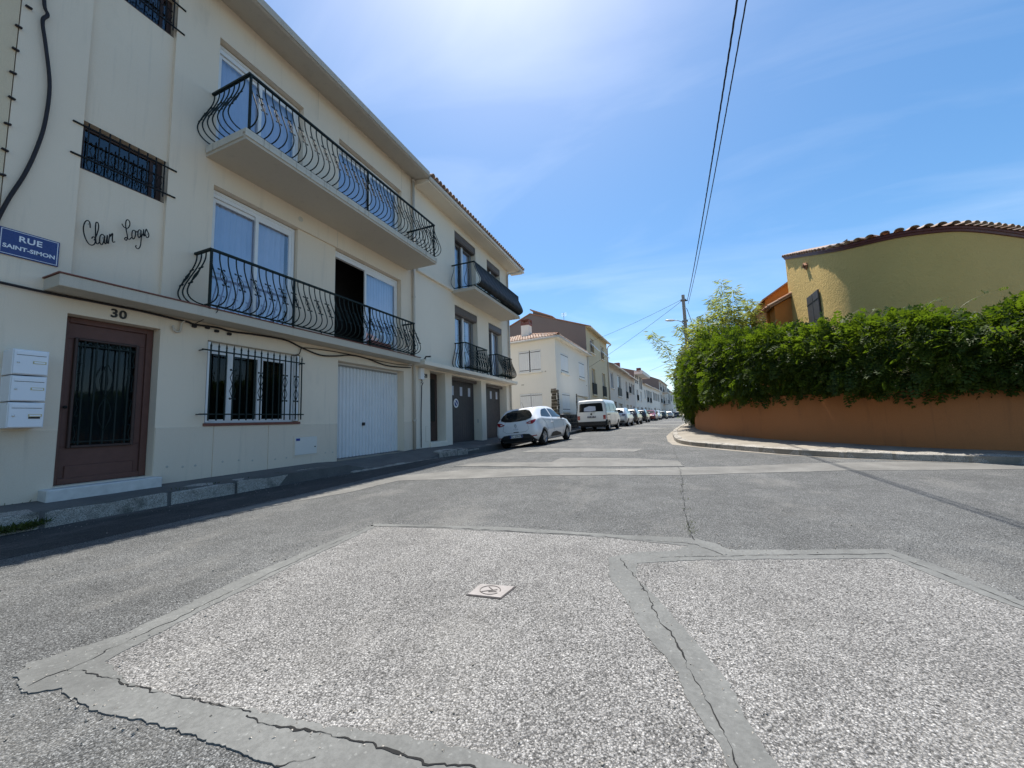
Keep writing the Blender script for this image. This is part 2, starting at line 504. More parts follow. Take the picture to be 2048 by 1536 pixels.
class MB:
    def __init__(s):
        s.v = []
        s.f = []
    def add(s, vs, fs):
        n = len(s.v)
        s.v += [tuple(v) for v in vs]
        s.f += [tuple(i + n for i in f) for f in fs]
        return s
    def box(s, a, b):
        (x0, y0, z0), (x1, y1, z1) = a, b
        x0, x1 = min(x0, x1), max(x0, x1)
        y0, y1 = min(y0, y1), max(y0, y1)
        z0, z1 = min(z0, z1), max(z0, z1)
        return s.add([(x0, y0, z0), (x1, y0, z0), (x1, y1, z0), (x0, y1, z0), (x0, y0, z1), (x1, y0, z1), (x1, y1, z1), (x0, y1, z1)],
                     [(0, 3, 2, 1), (4, 5, 6, 7), (0, 1, 5, 4), (1, 2, 6, 5), (2, 3, 7, 6), (3, 0, 4, 7)])
    def quad(s, a, b, c, d):
        return s.add([a, b, c, d], [(0, 1, 2, 3)])
    def tube(s, pts, r, n=6, r2=None, caps=True):
        pts = [Vector(p) for p in pts]
        if len(pts) < 2:
            return s
        rings = []
        up = None
        for i, p in enumerate(pts):
            t = (pts[min(i + 1, len(pts) - 1)] - pts[max(i - 1, 0)])
            if t.length < 1e-9:
                t = Vector((0, 0, 1))
            t.normalize()
            if up is None:
                up = Vector((0, 0, 1)) if abs(t.z) < .9 else Vector((1, 0, 0))
            a = t.cross(up)
            if a.length < 1e-4:
                a = t.cross(Vector((.3, 1, .2)))
            a.normalize()
            b = t.cross(a).normalized()
            up = -b if b.dot(up) < 0 else b
            rr = r if r2 is None else r + (r2 - r) * i / (len(pts) - 1)
            if callable(r):
                rr = r(i / (len(pts) - 1))
            rings.append([p + (a * math.cos(2 * PI * k / n) + b * math.sin(2 * PI * k / n)) * rr for k in range(n)])
        vs = [v for g in rings for v in g]
        fs = []
        for i in range(len(rings) - 1):
            for k in range(n):
                fs.append((i * n + k, i * n + (k + 1) % n, (i + 1) * n + (k + 1) % n, (i + 1) * n + k))
        if caps:
            fs.append(tuple(range(n - 1, -1, -1)))
            fs.append(tuple((len(rings) - 1) * n + k for k in range(n)))
        return s.add(vs, fs)
    def lathe(s, prof, n=24, c=(0, 0, 0), axis='z', caps=True):
        vs = []
        for (r, h) in prof:
            for k in range(n):
                a = 2 * PI * k / n
                x, y, z = r * math.cos(a), r * math.sin(a), h
                if axis == 'x':
                    x, y, z = h, r * math.cos(a), r * math.sin(a)
                elif axis == 'y':
                    x, y, z = r * math.cos(a), h, r * math.sin(a)
                vs.append((x + c[0], y + c[1], z + c[2]))
        fs = []
        for i in range(len(prof) - 1):
            for k in range(n):
                fs.append((i * n + k, i * n + (k + 1) % n, (i + 1) * n + (k + 1) % n, (i + 1) * n + k))
        if caps:
            fs.append(tuple(range(n)))
            fs.append(tuple((len(prof) - 1) * n + k for k in range(n - 1, -1, -1)))
        return s.add(vs, fs)
    def prism(s, poly, h0, h1, axis='z'):
        """polygon in the plane normal to axis, extruded h0..h1"""
        def P(u, v, h):
            return {'z': (u, v, h), 'x': (h, u, v), 'y': (u, h, v)}[axis]
        n = len(poly)
        vs = [P(u, v, h0) for u, v in poly] + [P(u, v, h1) for u, v in poly]
        fs = [tuple(range(n - 1, -1, -1)), tuple(range(n, 2 * n))]
        fs += [(i, (i + 1) % n, n + (i + 1) % n, n + i) for i in range(n)]
        return s.add(vs, fs)
    def mesh(s, name, mat, smooth=False, bevel=0, fix=True):
        me = bpy.data.meshes.new(name)
        me.from_pydata(s.v, [], s.f)
        if fix or bevel:
            bm = bmesh.new()
            bm.from_mesh(me)
            if bevel:
                bmesh.ops.bevel(bm, geom=[e for e in bm.edges], offset=bevel, segments=1, affect='EDGES', profile=.5)
            bmesh.ops.recalc_face_normals(bm, faces=bm.faces)
            bm.to_mesh(me)
            bm.free()
        me.materials.append(M[mat] if isinstance(mat, str) else mat)
        if smooth:
            me.polygons.foreach_set('use_smooth', [True] * len(me.polygons))
        me.update()
        return me
    def build(s, name, mat, parent=None, smooth=False, bevel=0, o=(0, 0, 0), fix=True):
        if o != (0, 0, 0):
            s.v = [(a - o[0], b - o[1], c - o[2]) for a, b, c in s.v]
        return link(name, s.mesh(name, mat, smooth, bevel, fix), parent)

def struct(name, mb, mat, **k):
    return tag(mb.build(name, mat, **k), kind='structure')

def smst(a, b, x):
    t = min(1, max(0, (x - a) / (b - a)))
    return t * t * (3 - 2 * t)

def zr(x, y):
    """height of the road surface"""
    u = .0095 * min(max(y - 3.7, 0), 20.3) + .004 * min(max(y - 24, 0), 40) + .001 * min(max(y - 64, 0), 200)
    dip = .15 * smst(8, 12.5, y) * (1 - smst(22, 30, y)) * (1 - smst(-6.0, -4.0, x))
    return u - dip

def catmull(pts, n=6):
    pts = [Vector(p) for p in pts]
    o = []
    for i in range(len(pts) - 1):
        p0, p1, p2, p3 = pts[max(i - 1, 0)], pts[i], pts[i + 1], pts[min(i + 2, len(pts) - 1)]
        for k in range(n):
            t = k / n
            o.append(.5 * ((2 * p1) + (p2 - p0) * t + (2 * p0 - 5 * p1 + 4 * p2 - p3) * t * t + (3 * p1 - p0 - 3 * p2 + p3) * t ** 3))
    o.append(pts[-1])
    return o

def text_mesh(s, mat, size=.1, ext=.003, align='CENTER', bold=0, sp=1.0):
    cu = bpy.data.curves.new('lettering', 'FONT')
    cu.body = s
    cu.size = size
    cu.extrude = ext
    cu.offset = bold
    cu.space_character = sp
    cu.align_x = align
    cu.align_y = 'CENTER'
    cu.resolution_u = 3
    ob = bpy.data.objects.new('lettering', cu)
    C.objects.link(ob)
    dg = bpy.context.evaluated_depsgraph_get()
    me = bpy.data.meshes.new_from_object(ob.evaluated_get(dg))
    bpy.data.objects.remove(ob)
    me.materials.clear()
    me.materials.append(M[mat])
    return me
ROT_X = Matrix(((0, 0, 1), (1, 0, 0), (0, 1, 0))).to_euler()      # text facing +X, reading along +Y
ROT_NY = Matrix(((1, 0, 0), (0, 0, -1), (0, 1, 0))).to_euler()    # text facing -Y

def npmesh(name, verts, faces, mat):
    """verts (n,3) array, faces (m,4) array"""
    me = bpy.data.meshes.new(name)
    verts = np.asarray(verts, np.float32)
    faces = np.asarray(faces, np.int32)
    me.vertices.add(len(verts))
    me.vertices.foreach_set('co', verts.ravel())
    k = faces.shape[1]
    me.loops.add(faces.size)
    me.loops.foreach_set('vertex_index', faces.ravel())
    me.polygons.add(len(faces))
    me.polygons.foreach_set('loop_start', np.arange(0, faces.size, k, dtype=np.int32))
    me.materials.append(M[mat])
    me.update(calc_edges=True)
    me.validate()
    return me

def scatter(tv, tf, mats, locs):
    tv = np.asarray(tv, float)
    tf = np.asarray(tf, int)
    n = len(locs)
    v = np.einsum('nij,kj->nki', mats, tv) + locs[:, None, :]
    f = tf[None] + (np.arange(n) * len(tv))[:, None, None]
    return v.reshape(-1, 3), f.reshape(-1, tf.shape[1])

def frames(d, roll, size):
    """rotation matrices whose local Y follows d; roll about it"""
    d = d / np.linalg.norm(d, axis=1, keepdims=True)
    ref = np.where(np.abs(d[:, 2:3]) > .95, np.array([[1., 0, 0]]), np.array([[0, 0, 1.]]))
    a = np.cross(d, ref)
    a /= np.linalg.norm(a, axis=1, keepdims=True)
    b = np.cross(a, d)
    c, s = np.cos(roll)[:, None], np.sin(roll)[:, None]
    x = a * c + b * s
    z = np.cross(x, d)
    m = np.stack([x, d, z], axis=2)
    return m * size[:, None, None]

# ------------------------------------------------------------------ the road and pavements
def grid_vals(a):
    o = []
    for (p, q, st) in a:
        x = p
        while x < q - 1e-6:
            o.append(x)
            x += st
    o.append(a[-1][1])
    return o
gx = grid_vals([(-900, -60, 140), (-60, -12, 8), (-12, 8, .4), (8, 60, 6), (60, 900, 140)])
gy = grid_vals([(-900, -60, 140), (-60, -4, 7), (-4, 40, .5), (40, 120, 5), (120, 1500, 138)])
mb = MB()
vs = [(x, y, zr(x, y)) for y in gy for x in gx]
nx = len(gx)
mb.add(vs, [(j * nx + i, j * nx + i + 1, (j + 1) * nx + i + 1, (j + 1) * nx + i) for j in range(len(gy) - 1) for i in range(nx - 1)])
road = struct('road', mb, 'asphalt', smooth=True, fix=False)

def jitter(poly, step=.05, amp=.012, seed=0):
    o = []
    n = len(poly)
    for i in range(n):
        a, b = Vector(poly[i]), Vector(poly[(i + 1) % n])
        L = (b - a).length
        k = max(1, int(L / step))
        for j in range(k):
            p = a + (b - a) * (j / k)
            q = noise.noise_vector(Vector((p.x * 6 + seed, p.y * 6, seed))) * amp + noise.noise_vector(Vector((p.x * 25, p.y * 25 + seed, 3))) * amp * .8 + noise.noise_vector(Vector((p.x * 70, p.y * 70 + seed, 6))) * amp * .5
            o.append((p.x + q.x, p.y + q.y))
    return o

def sheet(name, poly, dz, mat, step=.05, amp=.012, seed=0):
    poly = jitter(poly, step, amp, seed)
    V2 = [Vector(p) for p in poly]
    ov, _, of, *_r = geometry.delaunay_2d_cdt(V2, [], [list(range(len(V2)))], 1, 1e-5)
    me = bpy.data.meshes.new(name)
    fs = []
    for f in of:
        a, b, c = (ov[k] for k in f[:3])
        ar = (b - a).cross(c - a)
        fs.append(tuple(f) if ar > 0 else tuple(reversed(f)))
    vv = [(p.x, p.y, zr(p.x, p.y) + dz) for p in ov]
    k0 = len(vv)
    n = len(V2)
    for p in V2:                       # skirt so that the sheet has a real edge
        vv += [(p.x, p.y, zr(p.x, p.y) + dz), (p.x, p.y, zr(p.x, p.y) - .01)]
    fs += [(k0 + 2 * i, k0 + 2 * i + 1, k0 + 2 * ((i + 1) % n) + 1, k0 + 2 * ((i + 1) % n)) for i in range(n)]
    me.from_pydata(vv, [], fs)
    me.materials.append(M[mat])
    return link(name, me, road)

sheet('asphalt_patch', [(-2.75, 3.04), (-2.6, 1.8), (-2.42, .86), (-1.6, .9), (-.5, 1.05), (.1, 1.12), (.6, 1.1), (.9, .5), (2.0, .6), (1.9, 1.6), (1.6, 2.75), (1.45, 3.1), (1.36, 3.44), (.3, 3.12), (.2, 3.36), (-.45, 3.30), (-1.5, 3.24)], .003, 'patch', .03, .02)
sheet('bitumen_joint', [(-2.79, 3.06), (-2.71, 1.8), (-2.56, 1.11), (-2.67, .81), (-2.6, .76), (-2.36, .72), (-2.28, .79), (-2.02, .77), (-1.72, .82), (-1.43, .84), (-1.14, .85), (-.6, .9), (0, .98), (0, 1.16), (-.48, 1.10), (-.77, 1.08), (-1.23, 1.0), (-1.54, .95), (-1.86, .92), (-2.08, .9), (-2.34, .94), (-2.45, 1.36), (-2.58, 2.08), (-2.70, 2.97)], .0055, 'strip', .012, .014, 1)
sheet('bitumen_joint', [(-2.80, 3.0), (-2.78, 3.09), (-1.5, 3.33), (-.45, 3.38), (.14, 3.46), (.3, 3.36), (.37, 3.24), (.91, 3.40), (1.42, 3.56), (1.55, 3.2), (1.63, 2.8), (1.75, 2.2), (1.66, 2.15), (1.56, 2.68), (1.43, 3.04), (1.33, 3.36), (.71, 3.15), (.08, 2.93), (-.24, 2.78), (-.23, 2.51), (-.03, 2.14), (.08, 1.87), (.16, 1.67), (.18, 1.51), (.24, 1.30), (.34, .9), (.16, .9), (.10, 1.3), (.09, 1.35), (.01, 1.54), (-.03, 1.7), (-.14, 1.89), (-.29, 2.28), (-.38, 2.46), (-.44, 2.82), (-.26, 2.99), (-.02, 3.09), (.10, 3.24), (-.45, 3.29), (-1.28, 3.22), (-2.0, 3.14)], .0055, 'strip', .012, .012, 2)
sheet('pale_strip', [(-4.9, 2.6), (-4.72, 3.6), (-4.43, 4.39), (-4.38, 5.40), (-2.99, 5.92), (-2.09, 6.34), (-.83, 6.62), (.21, 6.75), (1.07, 7.08), (2.4, 7.55), (4.9, 8.1), (6.6, 8.1), (6.6, 8.45), (5.26, 8.6), (3.87, 8.9), (2.24, 8.46), (1.2, 7.96), (.32, 7.72), (-.9, 7.35), (-2.37, 7.28), (-3.83, 6.80), (-4.75, 5.9), (-5.0, 4.4), (-5.0, 2.8)], .004, 'palestrip', .09, .02, 3)
sheet('pale_patch', [(-4.4, 7.30), (-4.0, 7.91), (-2.4, 8.17), (-2.41, 9.04), (-.68, 9.04), (.18, 8.65), (.27, 7.8), (-2.33, 7.40)], .008, 'palestrip', .09, .02, 4)
sheet('pale_patch', [(-3.98, 10.43), (-3.79, 11.69), (-.64, 11.44), (-.83, 10.59)], .004, 'palestrip', .09, .02, 5)
sheet('pale_patch', [(-4.8, 26.5), (-.6, 24.5), (.2, 25.6), (-1.0, 28.6), (-4.0, 29.5)], .004, 'palestrip', .2, .05, 6)
sheet('pale_patch', [(-3.0, 35), (1.1, 32.5), (1.4, 35), (-2.0, 38)], .004, 'palestrip', .3, .05, 7)
sheet('pale_patch', [(-1.0, 45), (2.2, 42), (2.5, 46), (0, 50)], .004, 'palestrip', .4, .05, 8)

sheet('gutter_shade', [(-6.3, -7), (-6.25, 1.6), (-6.3, 2.3), (-6.27, 3.4), (-6.1, 5.4), (-5.95, 7), (-5.85, 9), (-5.85, 10.6), (-5.3, 10.4), (-5.2, 8.5), (-5.12, 5), (-5.08, 1), (-5.1, -7)], .004, 'shade_asphalt', .12, .02, 20)  # added darker sheet; deepens the shade beside the left kerb by colour
def crack(pts, wid=.006, dz=.0072, seed=0, amp=.022):
    P = []
    for i in range(len(pts) - 1):
        a, b = Vector(pts[i]), Vector(pts[i + 1])
        k = max(2, int((b - a).length / .012))
        for j in range(k):
            P.append(a + (b - a) * (j / k))
    P.append(Vector(pts[-1]))
    Q = []
    for p in P:
        q = noise.noise_vector(Vector((p.x * 7 + seed, p.y * 7, seed))) * amp + noise.noise_vector(Vector((p.x * 24, p.y * 24 + seed, 5))) * amp * .6 + noise.noise_vector(Vector((p.x * 60, p.y * 60 + seed, 8))) * amp * .3
        Q.append(Vector((p.x + q.x, p.y + q.y)))
    m = MB()
    L, Rr = [], []
    for i, p in enumerate(Q):
        t = (Q[min(i + 1, len(Q) - 1)] - Q[max(0, i - 1)]).normalized()
        n = Vector((-t.y, t.x))
        ww = wid * max(.12, .55 + 1.0 * noise.noise(Vector((p.x * 9, p.y * 9, seed + 9))) + .5 * noise.noise(Vector((p.x * 31, p.y * 31, seed))))
        L.append(p + n * ww * .5)
        Rr.append(p - n * ww * .5)
    vs = [(p.x, p.y, zr(p.x, p.y) + dz) for p in L] + [(p.x, p.y, zr(p.x, p.y) + dz) for p in Rr]
    k = len(L)
    m.add(vs, [(i, k + i, k + i + 1, i + 1) for i in range(k - 1)])
    return m.build('crack', 'crack', road)
crack([(-2.76, 3.02), (-2.6, 1.9), (-2.48, 1.26), (-2.44, .98), (-2.42, .85), (-2.43, .75)], .006, seed=1)
crack([(-2.42, .85), (-2.06, .89), (-1.82, .92), (-1.59, .94), (-1.42, .95)], .007, seed=2)
crack([(-1.42, .95), (-1.26, .96), (-1.09, .98), (-.92, 1.0), (-.71, 1.02), (-.4, 1.08)], .011, seed=3)
crack([(-2.72, 3.01), (-2.0, 3.17), (-1.28, 3.23), (-.53, 3.31)], .014, seed=4, amp=.010)
crack([(-.53, 3.31), (.15, 3.30), (.32, 3.10)], .010, seed=5)
crack([(-.37, 2.84), (-.23, 2.51), (-.07, 2.0), (.01, 1.77), (.06, 1.58), (.1, 1.45), (.12, 1.38), (.16, 1.15)], .008, seed=6)
crack([(-.1, 2.93), (.6, 3.19), (1.36, 3.45), (1.5, 3.05), (1.62, 2.6)], .009, seed=7, amp=.008)
crack([(.14, 3.40), (.12, 4.11), (.18, 6.78), (.17, 11.7)], .008, seed=8, amp=.03)
crack([(-1.15, .85), (-1.05, .9)], .006, seed=9)

# the sheared stone cover in the patch
mh = MB()
mh.prism([(-1.12, 2.00), (-.92, 2.02), (-.905, 2.175), (-1.115, 2.145)], zr(-1, 2) - .05, zr(-1, 2) + .010)
cov = root('access_cover', (-1.02, 2.08, 0), 'small square pale metal access cover set in the pale asphalt', 'cover')
mh.build('lid', 'cover', cov, o=(-1.02, 2.08, 0))
m2 = MB()
m2.tube([(-1.02 + .062 * math.cos(a), 2.085 + .055 * math.sin(a), zr(-1, 2) + .011) for a in [2 * PI * i / 20 * .93 for i in range(21)]], .0024, 5)
m2.build('ring_groove', 'rust_groove', cov, o=(-1.02, 2.08, 0))
m2 = MB()
for a, b in (((-1.06, 2.05), (-.98, 2.10)), ((-1.045, 2.12), (-1.0, 2.085)), ((-1.02, 2.06), (-.975, 2.075))):
    m2.tube([(*a, zr(-1, 2) + .011), (*b, zr(-1, 2) + .011)], .003, 4)
m2.tube([(-.925, 2.01, zr(-1, 2) + .006), (-.90, 2.18, zr(-1, 2) + .006)], .006, 4)
m2.tube([(-1.13, 1.995, zr(-1, 2) + .006), (-.92, 2.012, zr(-1, 2) + .006)], .004, 4)
m2.build('cast_mark', 'rust_groove', cov, o=(-1.02, 2.08, 0))

# kerb stones
def kerb_mesh(seed):
    bm = bmesh.new()
    bmesh.ops.create_cube(bm, size=1)
    bmesh.ops.subdivide_edges(bm, edges=[e for e in bm.edges if abs(e.verts[0].co.y - e.verts[1].co.y) > .5], cuts=3)
    bmesh.ops.bevel(bm, geom=[e for e in bm.edges], offset=.04, segments=1, affect='EDGES') if False else None
    for v in bm.verts:
        q = noise.noise_vector(Vector((v.co.x * 3, v.co.y * 5, v.co.z * 3 + seed * 7)))
        v.co += Vector((q.x * .07, 0, q.z * .05))
        if v.co.z > .3 and v.co.x > .3:
            v.co.z -= .07
            v.co.x -= .05
        if abs(v.co.y) > .49:
            v.co.y *= .985
            v.co.x *= .96
            v.co.z *= .975
    me = bpy.data.meshes.new('kerbstone')
    bmesh.ops.bevel(bm, geom=[e for e in bm.edges if e.calc_face_angle(0) > .9], offset=.035, segments=1, affect='EDGES')
    bmesh.ops.recalc_face_normals(bm, faces=bm.faces)
    bm.to_mesh(me)
    bm.free()
    me.materials.append(M['granite'])
    return me
KM = [kerb_mesh(i) for i in range(4)]

def kerbs(path, parent, width=.22, top=.14, ln=.82, seed=0, flip=1, gap=.03):
    """path: polyline of the road-side foot of the kerb; stones on the left of travel when flip=1"""
    rr = random.Random(seed)
    pts = [Vector(p) for p in path]
    seg = []
    d = 0
    cum = [0]
    for i in range(len(pts) - 1):
        d += (pts[i + 1] - pts[i]).length
        cum.append(d)
    def at(s):
        for i in range(len(pts) - 1):
            if s <= cum[i + 1] or i == len(pts) - 2:
                t = (s - cum[i]) / (cum[i + 1] - cum[i])
                return pts[i] + (pts[i + 1] - pts[i]) * t
    s = 0
    while s < d - .2:
        L = min(ln * rr.uniform(.8, 1.2), d - s)
        a, b = at(s), at(s + L)
        t = (b - a).normalized()
        n = Vector((-t.y, t.x)) * flip
        c = (a + b) / 2 + n * (width / 2)
        z0 = zr(((a + b) / 2).x, ((a + b) / 2).y)
        h = top + .12
        ang = math.atan2(t.y, t.x) - PI / 2
        sx = -1 if flip < 0 else 1
        # local +x of the mesh is the worn road-side face
        o = link('kerbstone', KM[rr.randrange(4)], parent, (c.x, c.y, z0 + top - h / 2 + rr.uniform(-.006, .008)), (rr.uniform(-.01, .01), 0, ang + (0 if flip > 0 else PI)), (width, (b - a).length - gap, h))
        s += L

# left pavement: strip between the kerb and the fronts, dropped at the garage of number 30
LK1 = [(-6.30, -8), (-6.28, 0.2), (-6.27, 1.65), (-6.30, 2.3), (-6.28, 3.4), (-6.20, 4.8), (-6.10, 6.0)]
LK2 = [(-5.85, 9.0), (-5.86, 10.65)]
LK3 = [(-5.90, 11.45), (-5.92, 13), (-5.90, 15), (-5.95, 16.2), (-6.25, 17.2), (-7.0, 17.9), (-9, 18.2)]
def pave_x(y):
    if y < 6.0:
        return -6.30 + .2 * smst(3.4, 6.0, y)
    return -6.12 + .25 * smst(6, 8.6, y)
ys = grid_vals([(-8, 6, .35), (6, 18.0, .25)])
m = MB()
def pz(y, f):
    """pavement height: f=0 at the wall, 1 at the kerb"""
    drop = smst(5.9, 6.7, y) * (1 - smst(8.5, 9.3, y))
    zk = zr(pave_x(y), y) + .185
    wall = .245
    kerb = min(zk, .195) * (1 - drop) + (zr(pave_x(y), y) + .022) * drop
    return wall + (kerb - wall) * f
cols = 6
vs = []
for y in ys:
    xk = pave_x(y) - .02
    for k in range(cols + 1):
        f = k / cols
        vs.append((-7.3 + (xk - (-7.3)) * f, y, pz(y, f) + .004 * noise.noise(Vector((y * 2, k * 3, 0)))))
m.add(vs, [(j * (cols + 1) + k, j * (cols + 1) + k + 1, (j + 1) * (cols + 1) + k + 1, (j + 1) * (cols + 1) + k) for j in range(len(ys) - 1) for k in range(cols)])
# front skirt down to the road
base = len(m.v)
sk = []
for y in ys:
    xk = pave_x(y) - .02
    sk += [(xk, y, pz(y, 1)), (xk + .012, y, zr(xk, y) - .05)]
m.add(sk, [(2 * j, 2 * j + 1, 2 * j + 3, 2 * j + 2) for j in range(len(ys) - 1)])
pav = struct('pavement', m, 'pavement', smooth=True, fix=False)
kerbs(LK1, pav, .24, .195, .95, 1, 1)
kerbs(LK2, pav, .23, .20, .85, 2, 1)
kerbs(LK3, pav, .23, .20, .85, 3, 1)
# flat dropped kerb stones at the drive
kerbs([(-6.02, 6.05), (-5.9, 7.2), (-5.84, 8.95)], pav, .12, .022, .32, 4, 1)
# storm drain mouth in the kerb
dm = MB()
dm.box((-6.10, 10.68, -.12), (-5.87, 11.42, .10))
gd = root('storm_drain', (-5.95, 11.05, 0), 'dark storm drain mouth in the kerb near the white hatchback', 'drain')
MB().box((-6.12, 10.68, -.13), (-5.935, 11.42, .055)).build('mouth', 'crack', gd, o=(-5.95, 11.05, 0))
MB().box((-6.13, 10.66, .056), (-5.88, 11.44, .115)).build('lintel', 'granite', gd, o=(-5.95, 11.05, 0), bevel=.012)
# far left pavement past the side street
m = MB()
th = R(3.2)
DV = Vector((math.sin(th), math.cos(th)))
NV = Vector((DV.y, -DV.x))
FA = Vector((-6.22, 23.0))
def far_pt(t, off=0):
    p = FA + DV * min(t, 40) + NV * off
    if t > 40:
        a = R(5.2)
        p = p + Vector((math.sin(a), math.cos(a))) * (t - 40)
    return p
tt = grid_vals([(-1.2, 40, 3), (40, 160, 12)])
vs = []
for t in tt:
    a, b = far_pt(t, -1.0), far_pt(t, 1.05)
    vs += [(a.x, a.y, zr(b.x, b.y) + .13), (b.x, b.y, zr(b.x, b.y) + .12), (b.x, b.y, zr(b.x, b.y) - .05)]
m.add(vs, [(3 * j + k, 3 * j + k + 1, 3 * j + 3 + k + 1, 3 * j + 3 + k) for j in range(len(tt) - 1) for k in (0, 1)])
pav2 = struct('pavement', m, 'pavement', fix=False)
kerbs([far_pt(t, 1.05) for t in grid_vals([(-1.2, 26, 1.5)])], pav2, .2, .14, 1.0, 5, 1)

# right pavement round the corner
RK = [(16, 7.4), (9, 8.1), (7.0, 8.4), (5.2, 8.65), (4.24, 9.0), (3.12, 9.45), (2.23, 10.24), (1.5, 11.2), (.80, 12.15), (.40, 13.1), (.26, 14.3), (.24, 16), (.26, 18), (.36, 21), (.62, 24), (1.3, 32), (2.1, 40), (4.0, 60), (8.3, 100), (14, 160)]
RKs = [Vector((p.x, p.y)) for p in catmull([(x, y, 0) for x, y in RK], 4)]
GW = [(16, 8.2), (9, 8.75), (7.3, 9.05), (5.83, 9.61), (4.82, 10.25), (3.82, 11.45), (2.75, 12.91), (2.08, 14.82), (1.62, 16.9), (1.42, 20.1), (1.58, 24.5)]
GWs = [Vector((p.x, p.y)) for p in catmull([(x, y, 0) for x, y in GW], 5)]
m = MB()
vs = []
for i, p in enumerate(RKs):
    t = (RKs[min(i + 1, len(RKs) - 1)] - RKs[max(i - 1, 0)]).normalized()
    n = Vector((t.y, -t.x))           # travel runs right to left, then up the street: the inner side is on the right
    q = p + n * 2.6
    z = zr(p.x, p.y)
    vs += [(p.x + n.x * .02, p.y + n.y * .02, z - .05), (p.x + n.x * .02, p.y + n.y * .02, z + .115), (q.x, q.y, z + .16)]
m.add(vs, [(3 * j + k, 3 * j + k + 1, 3 * j + 3 + k + 1, 3 * j + 3 + k) for j in range(len(RKs) - 1) for k in (0, 1)])
pav3 = struct('pavement', m, 'pavement_r', fix=False)
kk = [p for p in RKs if p.y < 46 and p.x < 12]
kerbs(kk, pav3, .20, .14, .78, 6, -1)
# pale gutter apron at the corner
sheet('gutter_apron', [(.16, 12.84), (.04, 14.15), (-.01, 17.0), (.10, 19.0), (.30, 21.5), (.36, 21.4), (.27, 17), (.28, 14.4), (.44, 13.1), (.9, 12.1), (1.6, 11.15), (2.3, 10.18), (3.2, 9.42), (5.2, 8.62), (5.2, 8.56), (3.1, 9.33), (2.2, 10.08), (1.4, 11.0), (.7, 12.0)], .004, 'pavement_r', .1, .012, 12)

# weeds
def blades(name, spots, n, hgt, spread, mat, label):
    L, D = [], []
    for (x, y, z) in spots:
        for _ in range(n):
            L.append((x + random.gauss(0, spread), y + random.gauss(0, spread), z))
            D.append((random.gauss(0, .6), random.gauss(0, .6), random.uniform(.5, 1)))
    L, D = np.array(L), np.array(D)
    tv = [(-.10, 0, 0), (.10, 0, 0), (.13, .55, .03), (0, 1, 0), (-.13, .55, .03)]
    tf = [(0, 1, 2, 4), (2, 3, 4, 4)]
    tv = [(-.10, 0, 0), (.10, 0, 0), (.05, 1, 0), (-.05, 1, 0)]
    mt = frames(D, rng.uniform(0, 6.28, len(L)), hgt * rng.uniform(.5, 1.2, len(L)))
    v, f = scatter(tv, [(0, 1, 2, 3)], mt, L)
    return tag(link(name, npmesh(name, v, f, mat)), label, 'weeds', kind='stuff')
blades('weeds', [(-6.28, 1.55 + .045 * i, .03 + .02 * (i % 3)) for i in range(9)], 70, .055, .05, 'weed', 'dark green weeds growing over the kerb in the shade')
blades('weeds', [(.14, 3.55 + .09 * i, .01) for i in range(5)] + [(.15, 4.4 + .5 * i, .02) for i in range(8)], 10, .022, .025, 'weed', 'dry moss tufts in the long road crack')
blades('weeds', [(-6.42, 3.2 + .5 * i, .17) for i in range(5)] + [(-7.0, 1.7, .2), (-7.0, 1.9, .2)], 22, .05, .05, 'weed', 'low grass tufts in the pavement joint by the cream house')

# loose chippings and grit along the joints and gutters
L_, D_ = [], []
rg = random.Random(21)
for (a, b, n, sp_) in (((-2.6, .8), (-.5, 1.05), 160, .10), ((-2.75, 3.0), (-2.45, .9), 90, .10), ((-2.7, 3.1), (.3, 3.35), 90, .08), ((-.3, 2.8), (.15, 1.2), 120, .10), ((-.1, 3.0), (1.5, 3.45), 60, .08), ((-2.5, 1.0), (1.8, 2.6), 200, .8), ((-5.0, 2.5), (1, 5), 160, 1.0), ((-6.15, 1.5), (-5.9, 8), 200, .08)):
    for _ in range(n):
        f = rg.random()
        x, y = a[0] + (b[0] - a[0]) * f + rg.gauss(0, sp_ * 1.6), a[1] + (b[1] - a[1]) * f + rg.gauss(0, sp_ * 1.6)
        L_.append((x, y, zr(x, y) + .005))
        D_.append((rg.gauss(0, 1), rg.gauss(0, 1), rg.gauss(0, .3)))
L_, D_ = np.array(L_), np.array(D_)
mt = frames(D_, rng.uniform(0, 6.28, len(L_)), rng.uniform(.003, .0075, len(L_)))
v, f = scatter([(1, 0, 0), (0, 1.2, .1), (-1, 0, 0), (0, -1, 0), (.1, 0, .8), (0, .1, -.7)], [(0, 1, 4, 4), (1, 2, 4, 4), (2, 3, 4, 4), (3, 0, 4, 4), (1, 0, 5, 5), (2, 1, 5, 5), (3, 2, 5, 5), (0, 3, 5, 5)], mt, L_)
me = bpy.data.meshes.new('loose_grit')
me.from_pydata(v.tolist(), [], [tuple(q[:3]) for q in f.tolist()])
me.materials.append(M['granite'])
tag(link('loose_grit', me), 'loose pale grit scattered over the road joints', 'grit', kind='stuff')

